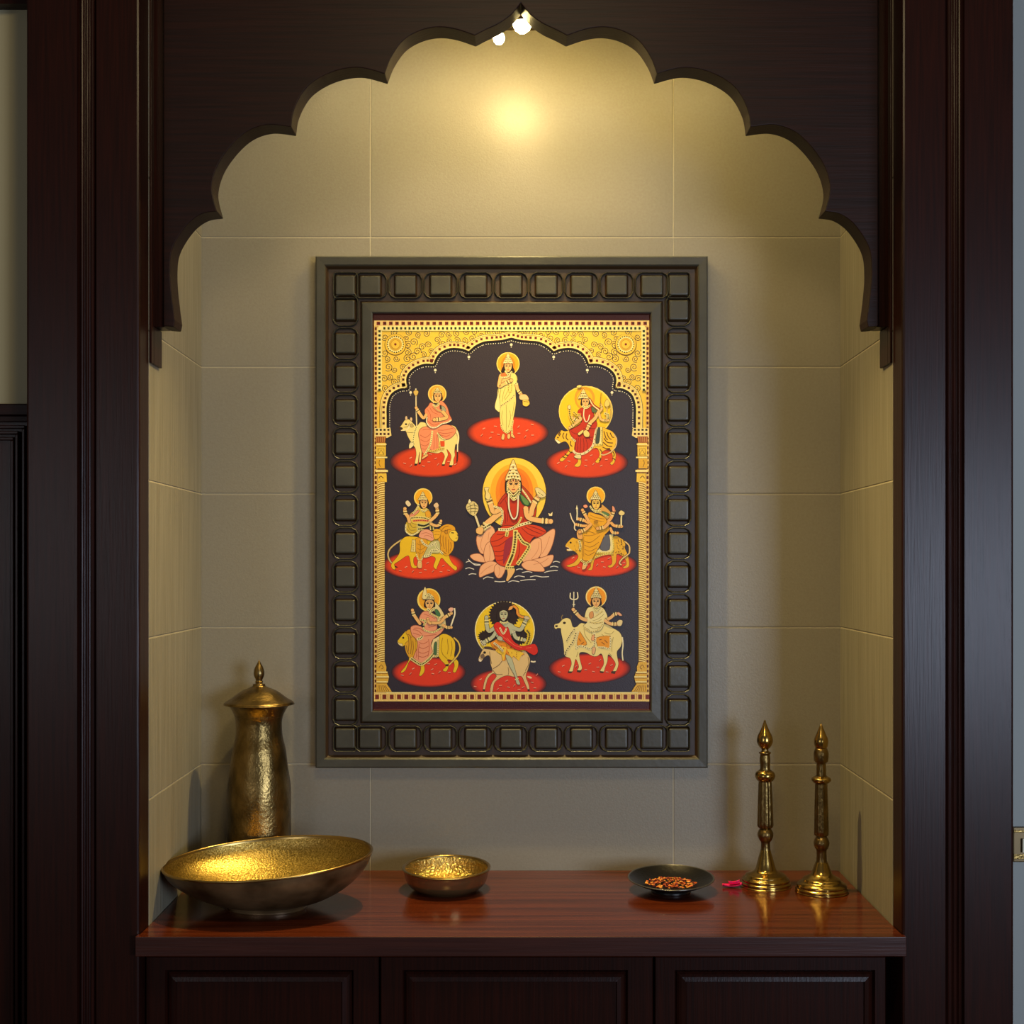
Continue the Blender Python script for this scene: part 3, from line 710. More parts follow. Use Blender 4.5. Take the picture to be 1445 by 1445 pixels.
for q in ([900, 760, 930, 860, 960, 880], [940, 770, 970, 850, 1010, 880], [990, 780, 1020, 840, 1050, 850], [900, 860, 950, 920, 1030, 930], [890, 920, 950, 970, 1020, 980], [880, 990, 930, 1010, 990, 1010], [840, 1020, 870, 1060, 860, 1090], [1030, 1060, 1050, 1090, 1040, 1130], [1020, 1150, 1050, 1160, 1060, 1180], [320, 780, 300, 830, 320, 870], [360, 790, 350, 850, 380, 890], [270, 760, 240, 800, 260, 830], [420, 900, 410, 950, 440, 980], [330, 1080, 360, 1110, 380, 1100], [390, 1040, 420, 1070, 440, 1060], [520, 1150, 545, 1160, 565, 1150], [840, 1140, 850, 1170, 830, 1190], [300, 1120, 320, 1140, 340, 1140]): a.l('#5a3408', q, 13)
a.l('#e0c490', [1045, 800, 1085, 870, 1070, 980, 1000, 1060, 900, 1105, 850, 1090], 16); a.l(OUT, [1055, 810, 1095, 870, 1080, 985, 1008, 1070], 5)
RS = '#c43410'
a.p(RS, [540, 440, 600, 400, 680, 270, 760, 370, 850, 440, 760, 470, 760, 560, 800, 640, 790, 720, 770, 860, 740, 980, 640, 1070, 520, 1080, 470, 1020, 480, 900, 420, 820, 400, 740, 480, 700, 560, 640, 590, 560, 520, 500], o='#5a1808', ow=6)
folds(a, '#7a1c08', [[420, 760, 500, 800, 620, 760], [500, 860, 490, 950, 480, 1030], [530, 860, 520, 960, 510, 1060], [560, 860, 560, 960, 550, 1070], [600, 860, 610, 960, 600, 1070], [640, 880, 660, 960, 650, 1050], [680, 860, 720, 900, 740, 920], [640, 860, 700, 850, 760, 840], [600, 720, 680, 720, 780, 720], [440, 720, 520, 680, 560, 660], [560, 460, 580, 500, 570, 560], [690, 300, 740, 380, 820, 440]], 8)
a.chain('#e8dcb0', '#6a6040', [450, 1040, 500, 1085, 600, 1085, 700, 1020, 750, 940, 780, 780, 810, 700], 34, 60)
a.p('#f0e4b0', [790, 700, 880, 700, 880, 960, 770, 970], 0, o=OUT); a.p('#3e4a44', [805, 730, 845, 720, 830, 920, 780, 930], o=OUT); a.chain('#f0dc70', JD, [865, 710, 865, 950], 22, 22); a.chain('#f0dc70', JD, [780, 960, 880, 950], 26, 22)
a.p('#e8d8a0', [480, 1110, 560, 1100, 560, 1160, 470, 1140], o=OUT); a.chain('#e8d8a0', JD, [420, 850, 490, 910], 22, 20)
face(a, 630, 340, 100, 140); crown(a, 600, 290, 150, 150, tiers=3)
a.chain(JW, JD, [580, 390, 640, 420, 700, 380], 28, 18); a.l('#fbf0c8', [612, 430, 605, 540, 635, 620, 670, 600, 690, 520], 14)
a.p('#5a6e48', [720, 400, 780, 440, 800, 480, 730, 480], o=OUT); a.l('#f4e8b0', [690, 290, 740, 380, 830, 450], 16)
arm(a, [820, 480, 770, 570, 700, 640, 660, 720], 46); arm(a, [530, 520, 560, 590, 500, 600, 440, 560], 40); arm(a, [520, 620, 470, 660, 400, 710], 36)
arm(a, [830, 500, 850, 580, 900, 600, 960, 600], 34); arm(a, [840, 470, 870, 430, 850, 370], 30)
a.p('#e8d480', [600, 770, 640, 740, 690, 790, 680, 840, 620, 835], o=OUT); a.p('#e8d480', [520, 790, 590, 740, 600, 770, 540, 820], o=OUT)
a.chain('#e8c850', '#5c5418', [400, 420, 400, 500, 420, 580, 460, 650], 44, 20); a.chain('#e8c850', '#5c5418', [450, 470, 500, 520, 560, 520], 36, 20)
a.p('#e8d070', [905, 360, 945, 290, 985, 360, 960, 400, 920, 400], o=OUT); a.l('#e0c878', [945, 400, 940, 500, 930, 600], 14); a.l('#8a7428', [860, 200, 850, 300, 850, 400], 8); a.l('#c8b060', [990, 340, 1000, 450, 990, 580], 12); a.chain('#e0d890', '#5c5418', [900, 500, 960, 520, 960, 580], 34, 20)
a.p('#e8d890', [395, 375, 420, 400, 410, 440, 375, 430, 370, 400], o=OUT); a.p('#f4dc80', [500, 110, 540, 85, 580, 100, 540, 130], o=OUT)
a.done('red_rider_on_tiger', panel)

# 4 rider in yellow on a lion, middle left
a = Art(540, 680, 10.325)
a.glow('#ee4614', REDB, 590, 1215, 600, 215, .2)
a.petals([340, 1240, 255, 1295, 440, 1305, 550, 1320, 655, 1180, 620, 1280, 735, 1300, 850, 1310, 885, 1220, 960, 1290])
LN = '#f2c81c'
a.l('#5a3c10', [400, 790, 250, 860, 120, 960, 78, 1050, 100, 1140, 150, 1200], 32); a.l('#d8c080', [400, 790, 250, 860, 120, 960, 78, 1050, 100, 1140, 150, 1200], 20)
a.p(LN, [270, 850, 330, 800, 420, 790, 560, 800, 760, 700, 860, 740, 960, 900, 970, 1090, 1020, 1190, 1080, 1240, 1075, 1285, 1040, 1280, 930, 1180, 860, 1110, 820, 1180, 790, 1250, 780, 1275, 740, 1230, 770, 1130, 740, 1090, 620, 1080, 480, 1090, 450, 1130, 460, 1210, 500, 1230, 480, 1260, 420, 1240, 400, 1150, 380, 1080, 330, 1090, 230, 1160, 170, 1200, 190, 1250, 170, 1280, 130, 1250, 130, 1190, 220, 1080, 250, 1000, 250, 900], o=OUT)
a.p('#e8a81c', [820, 690, 870, 640, 950, 615, 1030, 640, 1060, 700, 1020, 800, 1040, 900, 1020, 1000, 940, 1080, 880, 1050, 830, 960, 800, 850, 840, 760], o=OUT)
folds(a, '#9a6410', [[860, 700, 900, 660, 960, 640], [850, 780, 840, 860, 860, 940], [880, 780, 880, 880, 900, 980], [920, 800, 920, 900, 930, 1020], [960, 840, 960, 940, 960, 1040], [990, 880, 1000, 950, 980, 1000], [840, 700, 880, 720, 920, 700], [900, 740, 940, 700, 1000, 690], [870, 1000, 900, 1030, 930, 1050]], 9)
a.p('#f6d444', [970, 740, 1010, 710, 1060, 710, 1100, 770, 1090, 850, 1050, 870, 1000, 840, 970, 790], o=OUT); a.l('#2a1808', [1000, 740, 1040, 745], 14, 0); a.p('#3a1c0c', [1080, 760, 1103, 775, 1092, 795], 0); a.l(OUT, [1060, 820, 1090, 815], 7, 0); a.p('#c88c20', [905, 720, 945, 705, 945, 750, 915, 755], o=OUT)
a.p('#e8a820', [480, 830, 640, 840, 640, 1020, 600, 1060, 560, 1140, 520, 1140, 490, 1040], o='#6a4410'); folds(a, '#a87010', [[500, 900, 550, 920, 610, 890], [500, 960, 550, 990, 620, 950], [510, 1020, 550, 1050, 600, 1010], [540, 850, 550, 950, 540, 1100]], 7)
a.p('#f0dc90', [430, 840, 480, 850, 480, 1020, 410, 1015], 0, o=OUT); a.chain('#e8d480', JD, [445, 850, 445, 1000], 26, 24); a.chain('#f0dc90', JD, [490, 1050, 520, 1130, 560, 1140, 590, 1080], 22, 20)
a.p('#c8c488', [640, 980, 700, 880, 820, 860, 830, 1030, 720, 1040, 680, 1090, 590, 1100], o=OUT); a.chain('#f0e8b0', '#3c4020', [600, 1080, 680, 1070, 720, 1000, 830, 1000], 34, 20); a.chain('#f0e8b0', '#3c4020', [760, 880, 790, 960, 880, 1050], 30, 20)
a.p(SK, [515, 1150, 565, 1150, 570, 1250, 510, 1245], o=OUT); a.chain(JW, JD, [520, 1170, 560, 1170], 20, 14)
a.p('#f0a888', [530, 770, 580, 700, 680, 700, 760, 790, 720, 860, 620, 830, 540, 810], o='#8a4428'); folds(a, '#c87050', [[560, 760, 640, 740, 720, 780], [600, 790, 660, 780, 730, 820]], 7)
a.chain('#e8e0b0', '#6a6040', [560, 840, 600, 900, 680, 940, 740, 900], 30, 26)
a.p('#eeb424', [740, 700, 830, 690, 850, 740, 820, 820, 750, 830], o=OUT); folds(a, '#a87010', [[750, 730, 800, 725, 840, 730], [750, 770, 800, 765, 830, 775]], 6)
a.p('#d8b838', [340, 600, 380, 560, 480, 560, 560, 620, 540, 730, 440, 780, 350, 750, 335, 680], o=OUT); folds(a, '#8a7428', [[370, 620, 400, 700, 480, 700], [350, 680, 420, 750, 500, 730], [400, 600, 430, 660, 490, 660]], 7); a.chain('#f0e8b0', '#5a5430', [340, 620, 340, 720, 420, 775, 500, 740, 540, 700], 18, 40)
a.e('#fbdf70', 590, 228, 135); a.e('#f6b41c', 592, 228, 118)
a.p('#e8cc50', [520, 330, 560, 390, 640, 380, 690, 430, 710, 490, 690, 560, 690, 620, 520, 620, 420, 590, 380, 490, 460, 420], o=OUT)
a.p('#e89878', [380, 490, 520, 410, 520, 450, 420, 520], o=OUT)
a.p('#e8a828', [620, 420, 690, 430, 700, 500, 640, 520], o=OUT); a.chain('#f0e090', '#5a4c18', [400, 530, 500, 520, 620, 530, 680, 560], 40, 18); a.chain('#e07850', '#8a2c10', [440, 570, 560, 560, 670, 570], 26, 24); a.chain('#d8cc80', '#32361c', [500, 620, 600, 640, 700, 610, 720, 700], 60, 16); a.chain('#d8cc80', '#32361c', [500, 690, 600, 680], 44, 16)
face(a, 602, 315, 105, 140); crown(a, 585, 270, 130, 130, tiers=3); a.chain(JW, JD, [530, 320, 500, 390, 440, 460], 24, 20); a.chain(JW, JD, [560, 400, 600, 430, 650, 400], 22, 18)
arm(a, [390, 580, 370, 510, 330, 450, 325, 390], 46); arm(a, [700, 560, 760, 510, 800, 450, 790, 380], 46); arm(a, [700, 610, 780, 640, 830, 620, 850, 570], 38)
a.p('#ecdcb8', [330, 300, 370, 270, 415, 330, 370, 360], o=OUT); a.p('#e8c8a0', [740, 340, 790, 300, 820, 350, 780, 385], o=OUT); a.p('#2a1408', [185, 1220, 230, 1250, 180, 1245], 0)
a.done('yellow_rider_on_lion', panel)

# 5 large central figure on a lotus
a = Art(640, 620, 6.568)
for q in ([115, 1140, 150, 1130, 200, 1165, 250, 1165], [135, 1110, 180, 1150, 250, 1160], [110, 1200, 145, 1190, 190, 1205], [140, 1255, 170, 1245, 210, 1250], [275, 1295, 310, 1275, 370, 1285], [380, 1315, 430, 1320, 480, 1315], [505, 1325, 550, 1310, 610, 1320], [560, 1280, 600, 1265, 660, 1275], [620, 1310, 690, 1300, 760, 1300], [710, 1275, 760, 1265, 820, 1275, 885, 1272], [635, 1235, 690, 1225, 730, 1235], [580, 1210, 610, 1200, 640, 1205], [840, 1235, 890, 1220, 965, 1215], [895, 1185, 930, 1175, 970, 1185], [920, 1140, 950, 1130, 985, 1140]): a.l('#e8e4dc', q, 7)
a.e('#3a1c08', 563, 500, 301, 337, n=48); a.e('#f8d44c', 563, 500, 294, 330, n=48); a.e('#f6b428', 563, 500, 225, 275, n=40); a.e('#f08a18', 565, 495, 175, 235, n=40); a.e('#ec7a14', 565, 480, 140, 190, n=40)
PK, PKD = '#f6b88c', '#a8603c'
for q in ([215, 900, 330, 800, 385, 860, 350, 1000, 300, 1060, 240, 1040], [155, 1075, 240, 1060, 300, 1120, 280, 1140, 190, 1120], [280, 1060, 300, 980, 340, 950, 375, 1010, 380, 1110, 300, 1140], [240, 1275, 250, 1180, 330, 1130, 405, 1150, 380, 1220, 300, 1255], [380, 1180, 420, 1150, 480, 1190, 450, 1270, 410, 1285, 380, 1240],
          [935, 830, 925, 950, 870, 1070, 800, 1090, 770, 930, 840, 880], [640, 1130, 700, 980, 760, 920, 810, 930, 810, 1060, 740, 1130], [920, 1070, 910, 1140, 860, 1180, 740, 1190, 700, 1130, 800, 1100], [630, 1160, 700, 1120, 790, 1140, 845, 1215, 780, 1225, 680, 1210]):
    a.p(PK, q, o=PKD, ow=5)
for q in ([330, 980, 340, 1060, 330, 1120], [250, 1250, 300, 1200, 370, 1160], [270, 900, 250, 980, 270, 1040], [330, 860, 320, 930], [890, 900, 860, 990, 820, 1060], [790, 950, 780, 1030, 720, 1110], [880, 1100, 820, 1140, 740, 1160], [420, 1180, 430, 1230, 415, 1270]): a.l('#d88c60', q, 4)
OR = '#dc4410'
a.p('#c8380e', [500, 480, 410, 600, 440, 640, 460, 720, 450, 800, 520, 830, 640, 780, 740, 760, 770, 620, 740, 560, 620, 420], o='#5a1c08', ow=5)
a.p(OR, [340, 930, 400, 850, 470, 800, 600, 800, 720, 790, 810, 810, 860, 860, 780, 910, 740, 910, 690, 990, 640, 1100, 600, 1160, 480, 1180, 400, 1140, 370, 1030], o='#5a1c08', ow=5)
folds(a, '#8c220a', [[380, 1040, 460, 1030, 540, 920], [380, 1080, 470, 1070, 550, 960], [400, 1120, 470, 1110, 540, 1030], [350, 950, 420, 930, 480, 890], [360, 990, 430, 980, 520, 910], [400, 880, 450, 880, 500, 860], [630, 820, 700, 880, 780, 900], [660, 810, 740, 850, 820, 880], [690, 800, 770, 825, 850, 860], [610, 860, 650, 920, 700, 960], [610, 960, 610, 1040, 590, 1120], [440, 620, 480, 700, 480, 780], [480, 560, 500, 640, 500, 760], [640, 640, 660, 700, 640, 770], [600, 760, 560, 800, 520, 820], [600, 590, 610, 680, 580, 760], [670, 700, 700, 740, 740, 740], [430, 600, 460, 560, 500, 520]], 6)
a.p('#a02c3c', [480, 950, 560, 900, 540, 980, 500, 1090, 460, 1150], 4)
a.chain('#f0dc80', '#5a5018', [575, 840, 570, 940, 550, 1060, 500, 1180], 44, 14); a.chain('#f0dc80', '#5a5018', [590, 870, 640, 950, 700, 990, 650, 1080, 590, 1160], 34, 14); a.chain('#f0dc80', '#5a5018', [500, 850, 490, 900], 30, 14)
a.chain('#f4e8b0', '#5a5018', [415, 835, 510, 835, 600, 800, 720, 765], 26, 15); a.chain('#f0dc80', '#5a5018', [630, 720, 600, 780, 560, 810], 16, 14)
a.p(SK, [500, 1190, 560, 1190, 565, 1230, 510, 1310, 487, 1305, 500, 1250], o=OUT); a.chain('#f0dc80', '#5a5018', [480, 1190, 560, 1190], 30, 12)
a.p('#2c4a2c', [605, 490, 650, 530, 710, 580, 700, 620, 650, 610, 615, 560], o=OUT); a.p('#6a9450', [620, 510, 690, 570, 690, 610, 650, 590], 4)
a.p('#b84010', [610, 410, 680, 470, 740, 550, 720, 590, 620, 480], o='#5a1c08', ow=4); a.chain('#f4e8b0', '#7a7030', [615, 440, 670, 510, 720, 590], 14, 14)
arm(a, [440, 670, 370, 730, 300, 790, 250, 860], 52, '#f4c07c'); arm(a, [430, 650, 370, 670, 345, 600, 315, 520], 44, '#f4c07c'); arm(a, [670, 640, 690, 720, 780, 750, 900, 760], 44, '#f4c07c'); arm(a, [720, 690, 730, 640, 760, 570, 795, 520], 44, '#f4c07c')
a.chain('#f4e8b0', '#5a5018', [370, 620, 440, 650, 455, 720, 440, 790], 18, 14); a.chain('#f4e8b0', '#5a5018', [270, 830, 340, 790], 34, 12)
a.p('#f0dc90', [285, 450, 330, 445, 320, 480, 345, 520, 330, 560, 295, 540, 300, 490], o=OUT); a.p('#e8d8a0', [755, 455, 790, 450, 850, 500, 850, 530, 800, 540, 770, 500], o=OUT); a.chain(JW, JD, [770, 480, 830, 520], 20, 12)
a.l(OUT, [240, 820, 215, 740, 190, 680], 26, 0); a.l('#e8dcb0', [240, 820, 215, 740, 190, 680], 18, 0); a.p('#e0d090', [115, 630, 135, 590, 190, 575, 230, 620, 225, 670, 190, 710, 140, 680], o=OUT)
for q in ([125, 630, 180, 610, 222, 620], [125, 650, 180, 640, 225, 645], [140, 675, 180, 668, 220, 668], [150, 600, 160, 640, 160, 690], [190, 590, 200, 640, 195, 690]): a.l('#5a4c20', q, 5)
a.p('#f4ecc0', [135, 590, 148, 553, 165, 585], o=OUT); a.p(SK, [210, 830, 250, 810, 280, 830, 260, 880, 215, 870], o=OUT)
a.p('#f4e4b0', [875, 680, 885, 710, 915, 710, 918, 672, 897, 690], 0, o=OUT)
a.p('#2a160c', [490, 380, 480, 480, 510, 500, 600, 500, 630, 480, 620, 380]); face(a, 556, 425, 112, 130); crown(a, 553, 385, 140, 200, tiers=5)
a.chain(JW, JD, [505, 480, 555, 530, 610, 480], 34, 13); a.chain(JW, JD, [520, 510, 560, 560, 610, 500], 20, 13); a.l('#3a2810', [512, 500, 515, 640, 550, 735, 590, 700, 600, 520], 19); a.l('#f6ecd0', [512, 500, 515, 640, 550, 735, 590, 700, 600, 520], 13)
a.chain(JW, JD, [500, 400, 500, 480], 16, 12); a.chain(JW, JD, [612, 400, 612, 480], 16, 12)
a.done('lotus_figure', panel)

# 6 many armed rider in yellow, middle right
a = Art(785, 680, 10.325)
a.glow('#ea4418', REDB, 620, 1200, 560, 190, .2)
a.petals([245, 1105, 325, 1245, 595, 1210, 670, 1165, 770, 1115, 700, 1240, 890, 1240, 985, 1180])
TG = '#eeb82c'
a.p(TG, [135, 920, 180, 860, 240, 810, 300, 830, 380, 830, 480, 900, 700, 960, 840, 790, 940, 820, 1010, 880, 1000, 960, 1040, 1060, 1060, 1150, 1060, 1230, 1000, 1260, 970, 1245, 1020, 1200, 1000, 1120, 930, 1060, 880, 1060, 870, 1170, 830, 1230, 780, 1250, 750, 1225, 810, 1190, 800, 1080, 740, 1040, 620, 1100, 560, 1130, 540, 1200, 520, 1280, 460, 1280, 500, 1230, 480, 1150, 380, 1130, 310, 1210, 200, 1240, 150, 1220, 250, 1180, 320, 1090, 260, 1010, 170, 1010, 150, 990, 190, 970, 140, 950], o=OUT)
a.p('#f4e8c0', [140, 925, 170, 950, 195, 960, 150, 985, 180, 1005, 240, 1000, 170, 960], 0); a.p('#4a0c08', [145, 950, 190, 962, 175, 982, 150, 975], 0); a.dots('#1c0c04', [210, 885], 15)
random.seed(3)
for k in range(46):
    x, y = random.uniform(860, 990), random.uniform(830, 1060)
    a.l('#7a5410', [(x, y), (x+6, y+16)], 7, 0)
for k in range(14):
    x, y = random.uniform(240, 330), random.uniform(860, 1080); a.l('#a87818', [(x, y), (x+5, y+12)], 6, 0)
a.l(OUT, [1000, 870, 1060, 930, 1065, 1020, 1040, 1060, 960, 1120, 920, 1180, 950, 1210], 32); a.l('#e8c888', [1000, 870, 1060, 930, 1065, 1020, 1040, 1060, 960, 1120, 920, 1180, 950, 1210], 20)
a.p('#f0e4a8', [560, 1030, 640, 960, 700, 780, 830, 760, 830, 1020, 700, 1030], 0, o=OUT); a.p('#626474', [635, 980, 700, 800, 770, 780, 775, 985], 3, o=OUT); a.chain('#f0dc70', JD, [815, 780, 815, 1010, 580, 1030], 20, 22); a.chain('#e8d470', JD, [560, 1100, 690, 1060, 830, 1040], 22, 22)
YS = '#f0b018'
a.p(YS, [480, 440, 560, 460, 700, 510, 740, 580, 770, 700, 700, 780, 640, 920, 560, 1060, 520, 1130, 420, 1150, 380, 1100, 390, 880, 370, 760, 430, 680, 470, 560, 455, 500], o='#7a4c0c', ow=6)
folds(a, '#a8700c', [[490, 480, 580, 520, 700, 540], [480, 520, 580, 560, 690, 580], [520, 620, 600, 700, 700, 680], [400, 780, 520, 780, 680, 720], [400, 860, 500, 880, 640, 780], [410, 920, 500, 950, 620, 880], [410, 980, 490, 1010, 590, 960], [415, 1040, 470, 1070, 560, 1020], [400, 800, 400, 950, 400, 1090], [440, 760, 460, 720, 560, 750]], 7)
a.chain('#f0dc80', JD, [350, 1130, 430, 1180, 520, 1130], 30, 20); a.chain('#ecd890', JD, [330, 850, 350, 920, 340, 990], 34, 20); a.p('#eeb060', [300, 720, 360, 690, 380, 830, 310, 820], o=OUT)
a.p(SK, [390, 1200, 440, 1190, 430, 1260, 375, 1275], o=OUT); a.chain(JW, JD, [390, 1200, 450, 1210], 30, 18)
a.e('#fbdc6c', 576, 205, 136); a.e('#f4b418', 578, 205, 120)
a.p('#e0a850', [640, 320, 720, 370, 800, 450, 820, 520, 760, 560, 620, 420], o=OUT); a.p('#5c8454', [660, 430, 720, 440, 780, 480, 720, 500], o=OUT)
face(a, 578, 325, 120, 150, '#f4cc60'); crown(a, 572, 265, 150, 145, tiers=4)
a.chain(JW, JD, [520, 400, 580, 430, 650, 400], 28, 18); a.chain('#e0d080', '#4a5424', [560, 440, 640, 450, 760, 520], 22, 18); a.chain(JW, JD, [490, 350, 520, 400], 24, 18)
for q, w in (([480, 600, 400, 560, 320, 540], 42), ([470, 570, 430, 500, 380, 410], 42), ([480, 640, 380, 640, 290, 620], 38), ([500, 620, 430, 690, 340, 730], 44), ([760, 570, 800, 520, 840, 420], 44), ([800, 600, 850, 640, 950, 650], 40), ([790, 680, 820, 740, 890, 745], 38), ([760, 600, 700, 660, 600, 680], 46)): arm(a, q, w, '#f0b468')
a.l('#f0e0c0', [200, 455, 225, 540, 265, 610, 265, 680, 290, 710], 17); a.l('#e8e0c0', [300, 560, 305, 460, 300, 390], 20, 0); a.p('#f4ecc0', [280, 400, 298, 335, 320, 400], 0, o=OUT)
a.p('#f0a080', [390, 350, 430, 330, 460, 360, 420, 385], o=OUT); a.p('#f0a080', [815, 350, 850, 380, 850, 430, 815, 420], o=OUT)
a.l('#f0e4b0', [945, 640, 945, 540, 950, 480], 22, 0); a.p('#ecd890', [905, 450, 945, 415, 995, 450, 975, 485, 925, 485], o=OUT)
folds(a, '#5a3c10', [[545, 570, 610, 570], [545, 590, 610, 590], [545, 610, 600, 610]], 9)
a.done('many_armed_rider', panel)

# 7 rider in pink on a lion, lower left
a = Art(545, 820, 9.033)
a.glow('#e43c1c', REDB, 540, 1160, 475, 195, .2)
a.petals([345, 1115, 205, 1200, 310, 1180, 540, 1055, 585, 1125, 595, 1180, 680, 1160, 805, 1165, 630, 1060])
LN = '#f0c81c'
a.p(LN, [140, 770, 200, 690, 260, 630, 320, 620, 400, 700, 540, 800, 700, 680, 800, 690, 870, 760, 880, 860, 870, 960, 920, 1030, 910, 1110, 880, 1165, 850, 1150, 870, 1080, 850, 1020, 780, 1000, 800, 1060, 770, 1150, 720, 1135, 760, 1080, 700, 1010, 660, 960, 580, 980, 490, 1040, 490, 1140, 450, 1205, 420, 1200, 440, 1120, 420, 1060, 310, 1010, 250, 1130, 200, 1170, 190, 1150, 240, 1090, 290, 990, 250, 900, 240, 820, 200, 835, 150, 790], o=OUT)
a.p('#e0a820', [250, 650, 310, 620, 370, 720, 380, 850, 360, 960, 300, 980, 250, 900, 240, 800, 290, 740], o=OUT); folds(a, '#8c6010', [[280, 700, 290, 800, 280, 900], [310, 700, 320, 820, 310, 930], [340, 760, 345, 860, 330, 940], [260, 820, 265, 880, 290, 930], [270, 680, 300, 690, 320, 720]], 8)
a.dots('#2a1808', [218, 722], 14); a.p('#f4e0a0', [140, 765, 165, 790, 205, 800, 205, 832, 160, 810], o=OUT)
a.l(OUT, [860, 720, 920, 780, 940, 870, 900, 960, 800, 1070], 28); a.l('#e8c860', [860, 720, 920, 780, 940, 870, 900, 960, 800, 1070], 18); a.p('#3a200c', [755, 1060, 800, 1060, 790, 1085, 755, 1085], 0)
folds(a, '#a87c10', [[720, 720, 700, 840, 720, 930, 780, 990], [780, 740, 790, 850, 780, 930], [830, 760, 840, 860, 820, 960]], 7)
a.p('#f0dca0', [600, 740, 680, 700, 670, 960, 590, 975, 560, 850], 0, o=OUT); a.p('#4c7048', [610, 800, 645, 780, 645, 930, 605, 940], o=OUT); a.chain('#ecd890', JD, [660, 720, 655, 940, 600, 950], 24, 20)
PS = '#f0a07c'
a.p(PS, [310, 600, 350, 565, 430, 570, 500, 620, 640, 640, 740, 590, 700, 660, 600, 740, 570, 820, 590, 900, 540, 980, 450, 1040, 360, 990, 350, 960, 400, 830, 380, 740, 330, 690], o='#8a4428', ow=6)
folds(a, '#c86848', [[340, 620, 400, 630, 460, 680], [340, 660, 400, 680, 460, 700], [350, 600, 420, 600, 480, 640], [420, 780, 470, 800, 530, 770], [420, 840, 470, 860, 540, 830], [410, 900, 470, 920, 550, 890], [400, 950, 470, 970, 540, 940], [540, 740, 550, 860, 530, 960], [400, 800, 390, 900, 380, 980], [480, 700, 560, 690, 640, 680], [420, 800, 410, 900, 410, 1000]], 8)
a.chain('#ecdc90', JD, [310, 980, 380, 1030, 450, 1060, 540, 1000, 600, 930], 38, 18); a.chain('#f0e4a0', JD, [390, 740, 440, 730, 460, 700], 34, 18)
a.e('#fbe06c', 543, 240, 148); a.e('#f2ac1c', 547, 238, 130)
a.p('#e8d89c', [620, 270, 680, 330, 740, 430, 760, 540, 760, 590, 660, 560, 640, 440, 600, 350], o=OUT); a.p('#467a50', [620, 370, 650, 360, 690, 420, 680, 450, 640, 440], o=OUT)
a.p(PS, [470, 390, 420, 470, 440, 510, 490, 560, 480, 620, 560, 640, 640, 620, 650, 540, 640, 460, 560, 390], o='#8a4428', ow=6); folds(a, '#c86848', [[480, 420, 540, 440, 620, 480], [540, 590, 590, 580, 630, 560], [540, 560, 590, 550, 630, 520]], 7)
a.chain('#ecdc90', JD, [470, 590, 500, 630, 600, 650, 680, 610, 740, 580], 20, 22); a.chain('#e8d88c', '#3a4a20', [430, 490, 500, 510, 480, 570], 26, 18)
face(a, 553, 295, 105, 120); crown(a, 545, 240, 140, 90, tiers=3); a.p('#f0e0a0', [460, 220, 470, 140, 495, 70, 515, 130, 520, 220], o=OUT); a.chain(JW, JD, [480, 200, 540, 170, 600, 210], 26, 18)
a.chain(JW, JD, [520, 350, 570, 380, 620, 340], 28, 18); a.chain('#ecdc90', '#3a4a20', [550, 400, 620, 440, 680, 470], 20, 18)
arm(a, [430, 540, 380, 470, 350, 420, 335, 370], 38); arm(a, [700, 500, 750, 460, 830, 410], 38); arm(a, [720, 560, 780, 590, 830, 590], 34); arm(a, [740, 470, 680, 530, 560, 530], 34, bang=False); arm(a, [560, 540, 540, 520, 530, 480], 30, bang=False)
a.p('#f0b8a0', [790, 360, 820, 335, 860, 345, 840, 390, 805, 385], o=OUT); a.l('#f4ecd0', [870, 345, 875, 420, 850, 500, 825, 570], 18)
a.done('pink_rider_on_lion', panel)

# 8 dark haired figure on a donkey, lower centre
a = Art(655, 840, 10.325)
a.glow('#e43c24', REDB, 645, 1290, 560, 225, .2)
a.p(NAVY, [60, 1405, 1200, 1405, 1200, 1530, 60, 1530], 0)
a.petals([238, 1225, 160, 1330, 490, 1370, 530, 1315, 620, 1245, 645, 1340, 730, 1315, 800, 1375, 860, 1340, 990, 1270, 1060, 1160, 1030, 1350])
a.e('#fbf0b0', 592, 510, 437, 422, n=48); a.e('#f4d01c', 592, 510, 424, 410, n=48)
HR = '#2c1c14'
hp = []
random.seed(5)
for k in range(60):
    an = 2*math.pi*k/60; r = 1.0 if k % 2 else 1.16; hp += [580+200*r*math.cos(an), 290+195*r*math.sin(an)]
a.p(HR, hp, 0)
for cx, cy, rx, ry in ((350, 600, 130, 85), (800, 600, 110, 110)):
    hp = []
    for k in range(40):
        an = 2*math.pi*k/40; r = 1.0 if k % 2 else 1.22; hp += [cx+rx*r*math.cos(an), cy+ry*r*math.sin(an)]
    a.p(HR, hp, 0)
DK = '#e8c88c'
a.p(DK, [205, 940, 230, 870, 280, 780, 340, 750, 430, 780, 520, 860, 700, 900, 870, 810, 940, 880, 960, 960, 930, 1080, 900, 1180, 940, 1300, 950, 1370, 925, 1370, 880, 1270, 830, 1180, 740, 1190, 620, 1170, 520, 1210, 440, 1280, 415, 1400, 378, 1400, 400, 1280, 470, 1180, 420, 1140, 350, 1210, 320, 1300, 300, 1370, 275, 1365, 300, 1240, 350, 1150, 410, 1110, 385, 1000, 365, 880, 300, 900, 250, 965, 215, 965], o=OUT)
a.p('#3a2414', [272, 1365, 305, 1370, 300, 1398, 270, 1390], 0); a.p('#3a2414', [925, 1368, 955, 1368, 955, 1395, 925, 1395], 0)
a.e('#1c1008', 298, 835, 20, 18); a.p('#5a4434', [300, 750, 380, 750, 460, 790, 450, 805, 370, 790, 300, 780], 4); a.p('#f4e4c8', [208, 920, 240, 930, 262, 955, 225, 970], o=OUT); a.p('#7a6450', [235, 880, 280, 850, 300, 900, 255, 925], 4)
